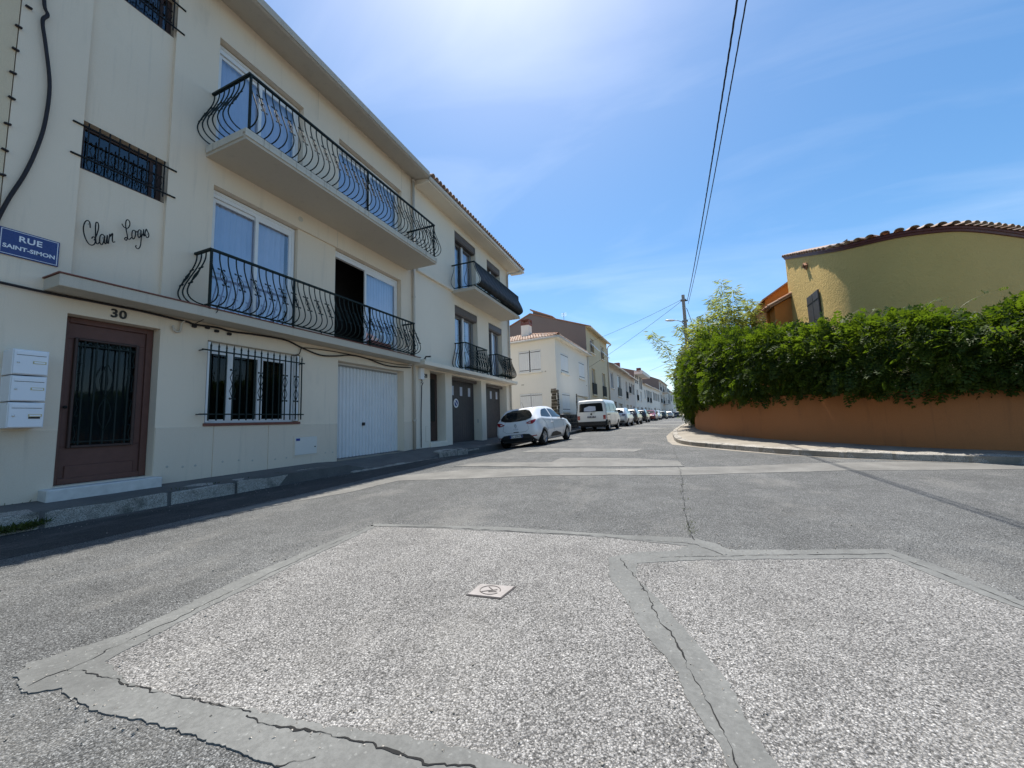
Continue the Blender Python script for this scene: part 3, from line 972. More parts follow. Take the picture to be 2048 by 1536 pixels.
# ------------------------------------------------------------------ building helpers (local: x outward, y along the front, z up)
def facade(mb, y0, y1, z0, z1, holes, x=0.0, T=None):
    T = T or (lambda X, Y, Z: (X, Y, Z))
    ys = sorted({y0, y1} | {h[0] for h in holes} | {h[1] for h in holes})
    zs = sorted({z0, z1} | {h[2] for h in holes} | {h[3] for h in holes})
    ys = [v for v in ys if y0 - 1e-6 <= v <= y1 + 1e-6]
    zs = [v for v in zs if z0 - 1e-6 <= v <= z1 + 1e-6]
    for i in range(len(ys) - 1):
        for j in range(len(zs) - 1):
            cy, cz = (ys[i] + ys[i + 1]) / 2, (zs[j] + zs[j + 1]) / 2
            if any(h[0] < cy < h[1] and h[2] < cz < h[3] for h in holes):
                continue
            mb.quad(T(x, ys[i], zs[j]), T(x, ys[i + 1], zs[j]), T(x, ys[i + 1], zs[j + 1]), T(x, ys[i], zs[j + 1]))
    for (a, b, c, d, dep) in holes:
        q = x - dep
        mb.quad(T(x, a, c), T(x, a, d), T(q, a, d), T(q, a, c))
        mb.quad(T(x, b, c), T(q, b, c), T(q, b, d), T(x, b, d))
        mb.quad(T(x, a, d), T(x, b, d), T(q, b, d), T(q, a, d))
        if c > z0 + .01:
            mb.quad(T(x, a, c), T(q, a, c), T(q, b, c), T(x, b, c))
    return mb

def shell(mb, y0, y1, z0, z1, back):
    mb.quad((0, y0, z0), (back, y0, z0), (back, y0, z1), (0, y0, z1))
    mb.quad((0, y1, z0), (0, y1, z1), (back, y1, z1), (back, y1, z0))
    mb.quad((back, y0, z0), (back, y1, z0), (back, y1, z1), (back, y0, z1))
    return mb

def frame_bars(mb, x0, x1, y0, y1, z0, z1, w):
    mb.box((x0, y0, z0), (x1, y0 + w, z1))
    mb.box((x0, y1 - w, z0), (x1, y1, z1))
    mb.box((x0, y0 + w, z0), (x1, y1 - w, z0 + w))
    mb.box((x0, y0 + w, z1 - w), (x1, y1 - w, z1))
    return mb

def curtain(parent, x, y0, y1, z0, z1, amp=.018, per=.11, mat='curtain'):
    n = max(6, int((y1 - y0) / .025))
    m = MB()
    vs = []
    for i in range(n + 1):
        y = y0 + (y1 - y0) * i / n
        xx = x + amp * math.sin(y / per * 2 * PI + 1.5 * math.sin(y * 3)) + .3 * amp * math.sin(y * 91)
        vs += [(xx, y, z0), (xx, y, z1)]
    m.add(vs, [(2 * i, 2 * i + 2, 2 * i + 3, 2 * i + 1) for i in range(n)])
    return m.build('curtain', mat, parent, smooth=True, fix=False)

def pane(parent, x, y0, y1, z0, z1, th=.01, mat='glass'):
    return MB().box((x - th, y0, z0), (x, y1, z1)).build('pane', mat, parent)

def sliding(parent, y0, y1, z0, z1, x, split=.5, opened=False, curt=True, mat='pvc', w=.055, head=.13, curts=None):
    fr = frame_bars(MB(), x - .09, x, y0, y1, z0, z1, w)
    fr.box((x - .091, y0 + w, z1 - head), (x - .012, y1 - w, z1 - w + .001))
    win = fr.build('window', mat, parent)
    ym = y0 + (y1 - y0) * split
    b0, b1 = z0 + w, z1 - head
    def sash(a, b, xs):
        s = frame_bars(MB(), xs - .035, xs, a, b, b0 + .003, b1 - .003, .06).build('sash', mat, win)
        pane(win, xs - .012, a + .06, b - .06, b0 + .06, b1 - .06)
    sash(ym - .04, y1 - w - .003, x - .008)
    if opened:
        pass
    else:
        sash(y0 + w + .003, ym + .03, x - .048)
    if curt:
        for (a, b) in (curts or [(y0 + .08, y1 - .08)]):
            curtain(win, x - .125, a, b, z0 + .05, z1 - head)
    return win

def orn(zc, h, wd, dia=2):
    """half of a scroll-and-diamond ornament as (side, z) points"""
    p = []
    s = wd * .55
    top = zc + h / 2
    def spiral(cz, sg):
        return [(wd * .62 + s * .20 * math.cos(a), cz + sg * s * .20 * math.sin(a)) for a in (0, 1.6, 3.1)] + [(wd * .62 + s * .42 * math.cos(a), cz + sg * s * .42 * math.sin(a)) for a in (4.2, 5.2, 6.28, 7.2, 8.2)]
    a = spiral(top - s * .4, 1)
    p += a
    n = dia
    z0, z1 = top - s * .9, zc - h / 2 + s * .9
    for i in range(n):
        za = z0 + (z1 - z0) * i / n
        zb = z0 + (z1 - z0) * (i + 1) / n
        p += [(wd * .12, za), (wd * .75, (za + zb) / 2), (wd * .12, zb - .002)]
    b = spiral(zc - h / 2 + s * .4, -1)
    p += b[::-1]
    return p

BEL = [(0, 0), (.10, .014), (.18, .058), (.222, .13), (.228, .21), (.20, .32), (.155, .44), (.105, .56), (.058, .68), (.022, .79), (.004, .88), (0, .94)]
def belly(z, H=1.0):
    z /= H
    for (a, za), (b, zb) in zip(BEL, BEL[1:]):
        if z <= zb:
            return a + (b - a) * (z - za) / max(1e-6, zb - za)
    return 0.0
def bel_pts(H, out=1.0):
    c = catmull([(a, 0, b) for a, b in BEL], 2)
    return [(p.x * out, 0, p.z * H) for p in c] + [(0, 0, H)]
def baluster_mesh(H, r=.0105, out=1.0, deco=False):
    m = MB()
    m.tube(bel_pts(H, out), r, 5)
    if deco:
        for sg in (-1, 1):
            pts = [(belly(z, H) * out, sg * t, z) for t, z in orn(.50 * H, .36 * H, .066, 1)]
            m.tube(pts, .006, 4)
        m.lathe([(.004, -.03), (.016, -.018), (.018, 0), (.016, .018), (.004, .03)], 6, (belly(.5 * H, H) * out, 0, .5 * H))
    return m.mesh('baluster', 'iron', smooth=True)

def railing(parent, x, y0, y1, zb, zt, wall=0.0, sp=.128, out=1.0, bar=.0105, mat='iron', sides=(1, 1), deco=2, rail_r=.022, posts=(), name='railing'):
    H = zt - zb - .02
    m = MB()
    m.box((x - rail_r, y0 - rail_r, zt - .018), (x + rail_r, y1 + rail_r, zt + .018))
    for s, yy in zip(sides, (y0, y1)):
        if s:
            m.box((wall + .001, yy - rail_r, zt - .0175), (x - rail_r, yy + rail_r, zt + .0175))
    rail = m.build(name, mat, parent)
    m = MB()
    m.box((x - .014, y0 - .014, zb - .012), (x + .014, y1 + .014, zb + .012))
    for s, yy in zip(sides, (y0, y1)):
        if s:
            m.box((wall + .001, yy - .014, zb - .0115), (x - .014, yy + .014, zb + .0115))
    n = int((y1 - y0) / .95)
    for i in range(n + 1):
        yy = y0 + .02 + (y1 - y0 - .04) * i / n
        m.box((x - .009, yy - .009, zb - .075), (x + .009, yy + .009, zb - .012))
    m.build('bottom_rail', mat, rail)
    A = baluster_mesh(H, bar, out=out)
    B = baluster_mesh(H, bar, out=out, deco=True)
    k = int(round((y1 - y0) / sp))
    for i in range(k + 1):
        y = y0 + (y1 - y0) * i / k
        link('baluster', B if (deco and i % deco == 1) else A, rail, (x, y, zb + .01))
    for s, yy, ang in zip(sides, (y0, y1), (-PI / 2, PI / 2)):
        if not s:
            continue
        q = max(1, int((x - wall) / sp))
        for i in range(1, q + 1):
            xx = x - (x - wall) * i / (q + .35)
            link('baluster', B if (deco and i % deco == 1) else A, rail, (xx, yy, zb + .01), (0, 0, ang))
    for yy in posts:
        MB().box((x - .018, yy - .014, zb - .07), (x + .018, yy + .014, zt - .018)).build('post', mat, rail)
    return rail

def half_tile(r0, r1, L, n=7, th=.012):
    """barrel tile, axis along +x (outward), crown up"""
    m = MB()
    vs = []
    for (xx, r) in ((0, r0), (L, r1)):
        for k in range(n + 1):
            a = PI * k / n
            vs.append((xx, r * math.cos(a), r * math.sin(a)))
        for k in range(n + 1):
            a = PI * k / n
            vs.append((xx, (r - th) * math.cos(a), (r - th) * math.sin(a)))
    q = n + 1
    fs = []
    for k in range(n):
        fs.append((k, k + 1, 2 * q + k + 1, 2 * q + k))
        fs.append((q + k, 3 * q + k, 3 * q + k + 1, q + k + 1))
        fs.append((k, q + k, q + k + 1, k + 1))
        fs.append((2 * q + k, 2 * q + k + 1, 3 * q + k + 1, 3 * q + k))
    fs.append((0, 2 * q, 3 * q, q))
    fs.append((n, q + n, 3 * q + n, 2 * q + n))
    return m.add(vs, fs)

# ------------------------------------------------------------------ number 30
h30 = root('townhouse', (-7, 0, 0), 'cream rendered three-storey house with two long bellied iron balconies', 'house')
m = MB()
H30 = [(2.22, 3.18, .36, 2.55, .24), (3.82, 5.54, 1.10, 2.50, .24), (6.53, 8.92, 0, 2.53, .28), (3.80, 8.81, 2.93, 5.25, .25), (3.79, 5.49, 5.84, 8.07, .25), (6.47, 8.84, 5.84, 8.07, .25), (2.22, 3.16, 2.94, 8.75, .06)]
facade(m, 1.625, 9.43, 0, 8.80, H30)
facade(m, 2.22, 3.16, 2.94, 8.75, [(2.225, 3.155, 4.56, 5.25, .2), (2.225, 3.155, 7.42, 8.10, .2)], -.06)
m.box((-.26, 5.46, 2.93), (-.05, 6.45, 5.25))
shell(m, 1.625, 9.43, 0, 8.80, -9)
m.quad((0, 1.625, 8.8), (-9, 1.625, 8.8), (-9, 9.43, 8.8), (0, 9.43, 8.8))
m.build('wall', 'plaster30', h30, fix=False)
MB().box((-1.32, 1.7, .1), (-1.3, 9.35, 8.7)).build('room_dark', 'interior', h30)  # added near-black sheet, makes the open window read dark
for a, b in ((1.63, 2.215), (3.185, 3.955), (3.965, 4.895), (4.905, 6.525), (8.925, 9.42)):
    MB().box((-.05, a, .05), (.012, b, 1.06)).build('plinth_panel', 'plinth30', h30, bevel=.004)
# eave
e = MB()
e.prism([(-.05, 8.80), (.56, 8.715), (.60, 8.73), (.60, 8.86), (-.05, 9.02)], 1.0, 9.44, 'y')
ev = e.build('eave', 'soffit', h30)
MB().box((.602, .98, 8.745), (.622, 9.445, 8.90)).build('gutter', 'soffit', ev, bevel=.005)
r_ = MB()
r_.prism([(.58, 8.90), (.58, 8.94), (-4.6, 10.35), (-9.4, 8.9), (-9.4, 8.86), (-4.6, 10.25)], .95, 9.30, 'y')
r_.build('roof', 'tile', h30)
# lower ledge with tiled edge, upper slab
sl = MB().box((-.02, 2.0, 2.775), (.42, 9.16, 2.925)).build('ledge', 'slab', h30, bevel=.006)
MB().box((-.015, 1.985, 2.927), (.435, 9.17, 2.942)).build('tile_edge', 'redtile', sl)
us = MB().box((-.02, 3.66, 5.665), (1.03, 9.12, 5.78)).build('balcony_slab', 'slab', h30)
y = 3.64
rr = random.Random(4)
while y < 9.12:
    L = min(.30, 9.14 - y)
    MB().box((.985, y + .002, 5.782), (1.055, y + L - .004, 5.838)).build('edge_tile', 'slabedge', us)
    MB().box((1.0305, y + .002, 5.715 + rr.uniform(-.004, .004)), (1.052, y + L - .004, 5.7815)).build('edge_tile', 'slabedge', us)
    y += .302
for yy in (3.64, 9.108):
    for k in range(3):
        MB().box((.02 + k * .32, yy, 5.715), (.02 + k * .32 + .315, yy + .03, 5.838)).build('edge_tile', 'slabedge', us)
MB().box((.0, 3.68, 5.7815), (.984, 9.10, 5.83)).build('balcony_floor', 'redtile', us)
rl = railing(h30, .98, 3.72, 9.10, 5.885, 6.87, sp=.128, posts=(3.735, 6.40, 9.085))
rl2 = railing(h30, .41, 3.58, 8.86, 2.985, 3.895, sp=.128, posts=(3.59, 5.05, 7.10, 8.845))
# sliding doors
sliding(h30, 3.82, 5.44, 2.95, 5.23, -.13, .52, curts=[(3.9, 5.3)], head=.12)
sliding(h30, 6.47, 8.79, 2.95, 5.23, -.13, .46, opened=True, curts=[(7.7, 8.7)], head=.14)
sliding(h30, 3.81, 5.47, 5.86, 8.05, -.13, .5, head=.14)
sliding(h30, 6.49, 8.82, 5.86, 8.05, -.13, .5, head=.14)
# flower box and folded airer seen on the lower balcony
MB().box((.12, 7.30, 2.95), (.30, 8.02, 3.13)).build('planter_box', 'redtile', h30, bevel=.01)
# vent, joint lines
MB().lathe([(.05, 0), (.055, .012), (.04, .018)], 16, (0, 5.47, 5.46), 'x').build('vent', 'slabedge', h30)
for (a, b, z0, z1) in ((5.85, 5.856, 8.075, 8.78), (8.845, 8.851, 8.08, 8.78), (6.46, 6.466, 5.26, 5.66)):
    MB().box((.0005, a, z0), (.003, b, z1)).build('render_joint', 'soffit', h30)
# small stair windows with grilles
def stair_window(z0, z1):
    fr = frame_bars(MB(), -.22, -.16, 2.235, 3.145, z0 + .01, z1 - .005, .055)
    fr.box((-.24, 2.235, z0 - .0), (-.055, 3.145, z0 + .011))
    fr.box((-.215, 3.0, z0 + .06), (-.165, 3.04, z1 - .06))
    wn = fr.build('window', 'darkbrown', h30)
    pane(wn, -.185, 2.29, 3.0, z0 + .065, z1 - .06, mat='glass_mid')
    pane(wn, -.185, 3.04, 3.09, z0 + .065, z1 - .06, mat='glass_mid')
    MB().box((-.236, 2.24, z1 - .19), (-.205, 3.14, z1 - .02)).build('shutter_head', 'brown', wn)
    g = MB()
    for zz in (z0 + .13, z0 + .57):
        g.box((.0, 2.12, zz - .009), (.02, 3.26, zz + .009))
    for k in range(9):
        yy = 2.27 + k * .104
        g.box((.003, yy - .006, z0 + .06), (.017, yy + .006, z0 + .64))
    gr = g.build('grille', 'blackiron', h30)
    for k in range(8):
        yy = 2.322 + k * .104
        s = MB()
        for sg in (-1, 1):
            s.tube([(.01, yy + sg * t * .8, z) for t, z in orn(z0 + .27, .22, .05, 1)], .005, 4)
        s.build('scroll', 'blackiron', gr)
stair_window(4.56, 5.25)
stair_window(7.42, 8.10)
# front door
d = frame_bars(MB(), -.26, -.17, 2.225, 3.175, .365, 2.545, .075)
d.box((-.25, 2.30, .37), (-.20, 3.10, .84))
d.box((-.25, 2.30, 2.26), (-.20, 3.10, 2.47))
d.box((-.25, 2.30, .84), (-.20, 2.385, 2.26))
d.box((-.25, 3.0, .84), (-.20, 3.10, 2.26))
door = d.build('front_door', 'brown', h30, bevel=.004)
frame_bars(MB(), -.2, -.165, 2.36, 3.02, .82, 2.28, .035).build('moulding', 'darkbrown', door, bevel=.008)
MB().box((-.2, 2.36, .36), (-.185, 3.04, .60)).build('kick_panel', 'brown', door, bevel=.008)
MB().box((-.243, 2.385, .84), (-.235, 3.0, 2.26)).build('pane', 'glass_dim', door)
MB().box((-.262, 2.385, .84), (-.256, 3.0, 2.26)).build('blind', 'shutter_grey', door)
g = MB()
for zz in (.90, 2.18):
    g.box((-.185, 2.39, zz - .008), (-.169, 2.99, zz + .008))
for yy in (2.46, 2.575, 2.69, 2.805, 2.92):
    g.box((-.184, yy - .008, .85), (-.170, yy + .008, 2.25))
gr = g.build('grille', 'iron', door)
for zc in (1.73, 1.27):
    for sg in (-1, 1):
        MB().tube([(-.168, 2.69 + sg * t, z) for t, z in [(.005, zc + .22), (.05, zc + .11), (.068, zc), (.05, zc - .11), (.005, zc - .22)]], .006, 4).build('scroll', 'iron', gr, smooth=True)
for zz in (1.0, 1.35, 1.70, 2.05):
    for yy, sg in ((2.425, 1), (2.955, -1)):
        MB().tube([(-.17, yy + sg * .7 * (t - .03), z) for t, z in orn(zz, .24, .045, 1)], .006, 4).build('scroll', 'iron', gr, smooth=True)
for yy in (2.52, 2.63, 2.75, 2.86):
    MB().tube([(-.17, yy + .04 * math.cos(a) * (1 - a / 16), 2.215 + .025 * math.sin(a)) for a in [k * .7 for k in range(12)]], .006, 4).build('scroll', 'iron', gr)
MB().lathe([(.006, 0), (.006, .03), (.018, .032), (.022, .05), (.012, .062)], 10, (-.17, 2.305, 1.35), 'x').build('knob', 'blackiron', door, smooth=True)
MB().box((-.25, 2.10, .05), (.235, 3.20, .352)).build('door_step', 'step', h30, bevel=.012)
# barred kitchen window
fr = frame_bars(MB(), -.17, -.11, 3.83, 5.53, 1.115, 2.495, .06)
fr.box((-.16, 4.20, 1.175), (-.10, 4.30, 2.435))
fr.box((-.16, 4.73, 1.175), (-.10, 4.83, 2.435))
fr.box((-.165, 5.26, 1.175), (-.105, 5.47, 2.435))
fr.box((-.162, 3.89, 2.30), (-.108, 5.26, 2.434))
wn = fr.build('window', 'pvc', h30)
for a, b in ((3.89, 4.20), (4.30, 4.73), (4.83, 5.26)):
    pane(wn, -.13, a, b, 1.175, 2.30, mat='glass_dim')
    curtain(wn, -.23, a + .02, b - .02, 1.2, 2.3, .012, .09, 'interior')
MB().box((-.10, 3.832, 1.13), (-.005, 3.885, 2.48)).build('shutter', 'pvc', wn, bevel=.005)
MB().box((-.10, 5.475, 1.13), (-.005, 5.528, 2.48)).build('shutter', 'pvc', wn, bevel=.005)
MB().box((-.10, 3.80, 1.065), (.03, 5.56, 1.112)).build('sill', 'redtile', h30, bevel=.004)
g = MB()
for zz in (1.255, 2.305):
    g.box((.142, 3.66, zz - .011), (.158, 5.53, zz + .011))
    for yy in (3.70, 5.52):
        g.box((-.01, yy - .008, zz - .008), (.142, yy + .008, zz + .008))
gr = g.build('grille', 'iron', h30)
bar = MB()
bar.box((-.008, -.0085, 0), (.008, .0085, 1.22))
bar.add([(-.012, -.012, 1.2201), (.012, -.012, 1.2201), (.012, .012, 1.2201), (-.012, .012, 1.2201), (0, 0, 1.30)], [(0, 3, 2, 1), (0, 1, 4), (1, 2, 4), (2, 3, 4), (3, 0, 4)])
bme = bar.mesh('bar', 'iron')
for k in range(15):
    yy = 3.78 + k * .1193
    link('bar', bme, gr, (.168, yy, 1.15))
    if k in (3, 7, 11, 13):
        for sg in (-1, 1):
            MB().tube([(.168, yy + sg * t, z) for t, z in orn(1.765, .52, .062, 2)], .007, 4).build('scroll', 'iron', gr, smooth=True)
# garage door
g = MB()
n = 21
vs = []
for i in range(n * 4 + 1):
    yy = 6.56 + (8.90 - 6.56) * i / (n * 4)
    xx = -.235 + (-.05 if (i % 4) == 0 else 0.0) + (-.016 if i % 4 == 0 and False else 0)
    vs += [(xx, yy, .225), (xx, yy, 2.44)]
g.add(vs, [(2 * i, 2 * i + 2, 2 * i + 3, 2 * i + 1) for i in range(n * 4)])
gdoor = g.build('garage_door', 'garage_white', h30, fix=False)
frame_bars(MB(), -.28, -.225, 6.535, 8.915, .15, 2.525, .045).build('garage_frame', 'garage_white', gdoor)
MB().box((-.245, 6.58, 2.44), (-.215, 8.87, 2.48)).build('top_rail', 'alu', gdoor)
MB().box((-.24, 7.53, .99), (-.195, 7.61, 1.07)).build('handle', 'black', gdoor, bevel=.008)
MB().box((-.30, 6.53, .05), (.03, 8.92, .222)).build('threshold', 'pavement_r', h30, bevel=.004)
# meter cupboard
mt = frame_bars(MB(), .0, .02, 5.42, 6.0, .40, .825, .03).build('meter_cupboard', 'plinth30', h30)
MB().box((.002, 5.452, .432), (.028, 5.968, .793)).build('door', 'fascia', mt, bevel=.004)
MB().box((.0285, 5.47, .72), (.030, 5.56, .77)).build('sticker', 'blue_print', mt)
MB().lathe([(.014, 0), (.012, .008)], 10, (.028, 5.92, .58), 'x').build('lock', 'black', mt)
# old fixing marks on the plinth
for k, yy in enumerate((3.35, 3.55, 3.72, 4.12, 4.38, 4.62, 5.05, 5.28, 6.2, 6.4)):
    MB().lathe([(.018, 0), (.012, .004)], 8, (.012, yy, .47 - .008 * k + .02 * math.sin(k * 5)), 'x').build('fixing', 'soffit', h30)

def downpipe(y, z0, z1, label, x=.065, mat='pipe', X=-7.0, r=.042):
    p = root('drainpipe', (X, y, z0), label, 'drainpipe')
    MB().tube([(x, 0, 0), (x, 0, z1 - z0)], r, 10).build('pipe', mat, p, smooth=True)
    for zz in np.arange(.9, z1 - z0, 1.9):
        MB().lathe([(r + .002, -.03), (r + .011, -.025), (r + .011, .025), (r + .002, .03)], 10, (x, 0, zz)).build('collar', mat, p)
        MB().box((-.005, -.012, zz - .012), (x - r, .012, zz + .012)).build('bracket', mat, p)
    return p
downpipe(9.335, .19, 8.72, 'beige drainpipe on the cream house beside the white garage door')

# neighbour at the left edge
hn = root('townhouse', (-7, -6, 0), 'warm cream house front at the far left edge', 'house')
m = facade(MB(), 0, 7.615, 0, 8.6, [(2, 3.2, .35, 2.5, .2), (5.0, 6.4, 3.6, 5.2, .2), (1.5, 2.9, 3.6, 5.2, .2)], .006)
shell(m, 0, 7.615, 0, 8.6, -9)
m.quad((0, 0, 8.6), (-9, 0, 8.6), (-9, 7.615, 8.6), (0, 7.615, 8.6))
m.build('wall', 'plaster_n', hn, fix=False)
MB().box((-.15, 2.0, .35), (-.1, 3.2, 2.5)).build('front_door', 'brown', hn)
for a in (5.0, 1.5):
    w_ = frame_bars(MB(), -.15, -.1, a, a + 1.4, 3.6, 5.2, .06).build('window', 'pvc', hn)
    pane(w_, -.12, a + .06, a + 1.34, 3.66, 5.14)
    MB().box((-.3, a, 3.6), (-.25, a + 1.4, 5.2)).build('blind', 'curtain', w_)
MB().box((.0, -.2, 8.601), (.5, 7.6, 8.75)).build('eave', 'soffit', hn)
MB().box((.007, 0, 6.42), (.10, 7.60, 6.52)).build('string_course', 'slab', hn, bevel=.01)

# fittings on number 30
sg = root('street_sign', (-7, 1.865, 3.27), 'blue enamel street name plate with white border above the letterboxes', 'sign')
MB().box((.004, -.235, -.16), (.018, .235, .16)).build('plate', 'blue_sign', sg, bevel=.003)
frame_bars(MB(), .0182, .0195, -.222, .222, -.147, .147, .006).build('border', 'white_print', sg)
tx = text_mesh('RUE', 'white_print', .098, .0008, bold=.0022, sp=1.08)
link('lettering', tx, sg, (.0195, 0, .062), ROT_X)
tx = text_mesh('SAINT-SIMON', 'white_print', .066, .0008, bold=.0020, sp=1.0)
link('lettering', tx, sg, (.0195, 0, -.055), ROT_X)
nm = root('house_number', (-7, 2.70, 2.65), 'dark number 30 on the wall above the brown door', 'house number')
link('lettering', text_mesh('30', 'dark_print', .165, .006, bold=.004, sp=1.08), nm, (.006, 0, 0), ROT_X)
nm2 = root('house_number', (-7, 10.0, 2.50), 'dark number 28 on the off-white house beside its door', 'house number')
link('lettering', text_mesh('28', 'dark_print', .17, .006, bold=.003), nm2, (.006, 0, 0), ROT_X)

# wrought iron house name, drawn as bent rod
def rod(pts, o, n=5):
    return MB().tube([(.018, a - o[0], b - o[1]) for a, b in [(p.x, p.y) for p in catmull([(a, b, 0) for a, b in pts], n)]], .0068, 5)
hnm = root('house_name', (-7, 2.64, 3.78), 'black wrought iron cursive name Clair Logis on the cream wall', 'lettering')
def px(pts):
    """strokes were drawn on a sketch grid 0..530 x 0..215; grid to wall metres"""
    return [(2.285 + .690 * u / 530.0 + 0, 3.50 + .56 * (215 - v) / 215.0 + .0 * u) for u, v in pts]
oc = (2.64, 3.78)
strokes = [
    [(52, 118), (46, 92), (30, 84), (12, 98), (4, 130), (14, 165), (38, 196), (66, 208), (92, 196), (96, 168), (80, 160), (68, 172)],                     # C
    [(88, 178), (104, 140), (112, 100), (104, 78), (90, 84), (92, 130), (100, 180), (112, 192), (128, 178)],                                              # l
    [(160, 138), (142, 132), (128, 150), (130, 180), (146, 188), (158, 168), (162, 136), (164, 172), (176, 178)],                                          # a
    [(176, 178), (182, 128), (184, 166), (194, 172)],                                                                                                     # i
    [(194, 172), (200, 118), (206, 130), (216, 112), (222, 112), (222, 140), (228, 156), (244, 150)],                                                     # r
]
strokes2 = [
    [(288, 38), (306, 52), (336, 52), (352, 30), (348, 10), (330, 4), (318, 22), (324, 60), (340, 100), (334, 122), (318, 118), (330, 106), (356, 112), (374, 96)],   # L
    [(396, 50), (380, 56), (376, 84), (388, 102), (402, 90), (406, 62), (396, 50), (410, 56), (420, 50)],                                                 # o
    [(446, 36), (430, 42), (426, 70), (438, 84), (450, 66), (450, 36), (456, 90), (452, 130), (434, 150), (414, 142), (418, 132)],                        # g
    [(456, 76), (470, 50), (472, 26), (476, 62), (486, 60)],                                                                                              # i
    [(484, 60), (494, 20), (506, 30), (520, 44), (518, 62), (502, 66), (492, 52)],                                                                        # s
]
for s_ in strokes + strokes2:
    rod(px(s_), oc).build('letter', 'blackiron', hnm, smooth=True)
for (a, b) in px([(40, 100), (150, 150), (330, 60), (440, 60), (510, 45)]):
    MB().tube([(0, a - oc[0], b - oc[1]), (.02, a - oc[0], b - oc[1])], .004, 5).build('pin', 'blackiron', hnm)

for k, (lab, z0) in enumerate((('topmost of the three white letterboxes beside the brown door', 1.695), ('middle one of the three white letterboxes beside the brown door', 1.392), ('lowest of the three white letterboxes, with a black name strip', 1.09))):
    b = root('letterbox', (-7, 1.885, z0), lab, 'letterbox', group='letterboxes by the door of number 30')
    MB().box((.0, -.135, .0), (.262, .135, .288)).build('body', 'mailbox', b, bevel=.004)
    MB().box((.266, -.128, .008), (.279, .128, .282)).build('door', 'mailbox', b, bevel=.003)
    MB().box((.2792, -.112, .225), (.283, .112, .262)).build('flap', 'alu' if False else 'mailbox', b, bevel=.0015)
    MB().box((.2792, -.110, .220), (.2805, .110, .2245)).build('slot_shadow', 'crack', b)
    nmz = (.13, .128, .125)[k]
    MB().box((.2792, .012, nmz), (.283, .112, nmz + .030)).build('name_plate', 'brass', b)
    MB().box((.2832, .020, nmz + .006), (.2838, .104, nmz + .024)).build('name_card', 'white_print', b)
    if k == 2:
        MB().box((.2792, .014, nmz - .022), (.283, .100, nmz - .002)).build('name_strip', 'black', b)
    MB().lathe([(.011, 0), (.011, .006), (.006, .008)], 10, (.279, -.095, .135), 'x').build('lock', 'chrome', b)

# cables on the fronts
def cable(pts, r, label, X=-6.96, n=5, xs=None):
    p0 = pts[0]
    o = (X, p0[0], p0[1])
    c = catmull([((xs[i] if xs else 0), a - p0[0], b - p0[1]) for i, (a, b) in enumerate(pts)], n)
    ob = MB().tube(c, r, 6).build('cable', 'cable', smooth=True)
    ob.location = o
    return tag(ob, label, 'cable')
cable([(1.76, 7.4), (1.78, 6.51), (1.82, 6.34), (1.785, 6.21), (1.83, 5.9), (1.89, 5.41), (1.88, 4.89), (1.83, 4.48), (1.76, 4.12), (1.67, 3.78), (1.60, 3.45), (1.55, 3.1)], .019, 'thick black cable winding down the wall beside the street name plate')
cable([(.4, 2.80), (1.67, 2.76), (2.02, 2.75), (2.55, 2.755), (2.92, 2.755), (3.33, 2.735), (3.5, 2.73), (3.6, 2.71), (3.95, 2.73), (4.15, 2.71), (4.58, 2.74), (5.17, 2.75), (5.53, 2.66), (5.99, 2.57), (6.42, 2.61), (6.89, 2.70), (7.41, 2.69), (8.2, 2.60), (9.19, 2.67)], .016, 'long black cable strung under the ledge of the cream house')
cable([(5.53, 2.66), (6.12, 2.70), (6.89, 2.71), (7.79, 2.69), (8.59, 2.69), (9.27, 2.75)], .009, 'thin black cable under the ledge above the white garage door')
cable([(5.53, 2.66), (5.50, 2.55), (5.46, 2.50), (5.32, 2.46)], .010, 'short cable end dropping beside the barred window')
cable([(3.67, 2.98), (3.69, 2.88), (3.59, 2.72)], .006, 'short wire loop hanging from the lower balcony corner', -6.57, xs=[0, 0, -.35])
for a, b in ((3.6, 2.68), (3.79, 2.70), (3.93, 2.67), (4.13, 2.66)):
    k = MB().box((.0, -.03, -.02), (.05, .03, .025)).build('cable_clamp', 'cable', bevel=.008)
    k.location = (-6.995, a, b)
    tag(k, ('leftmost', 'second from left', 'third from left', 'rightmost')[[3.6, 3.79, 3.93, 4.13].index(a)] + ' black clamp on the cable above the barred window', 'clamp', 'clamps on the cable above the barred window')
hk = cable([(3.31, 2.63), (3.33, 2.56), (3.37, 2.54), (3.41, 2.57), (3.42, 2.68), (3.46, 2.74)], .016, 'curved beige plastic pipe hook under the ledge beside number 30')
hk.data.materials[0] = M['pipe']
hk.name = 'pipe_hook'
hk['category'] = 'hook'
for i, (a, b) in enumerate(((1.675, 6.29), (1.615, 5.96), (1.61, 5.65), (1.61, 5.34), (1.62, 5.02), (1.61, 4.68), (1.61, 4.35), (1.61, 4.04))):
    k = MB().box((.0, -.028, -.010), (.035, .028, .012)).build('wall_clip', 'cable', bevel=.006)
    k.location = (-6.994, a, b)
    k.rotation_euler = (.25 * math.sin(i * 3), 0, 0)
    tag(k, ('topmost', 'second', 'third', 'fourth', 'fifth', 'sixth', 'seventh', 'lowest')[i] + ' small dark wall clip, counted from the top, left of the black cable', 'clip', 'wall clips along the joint at the left')

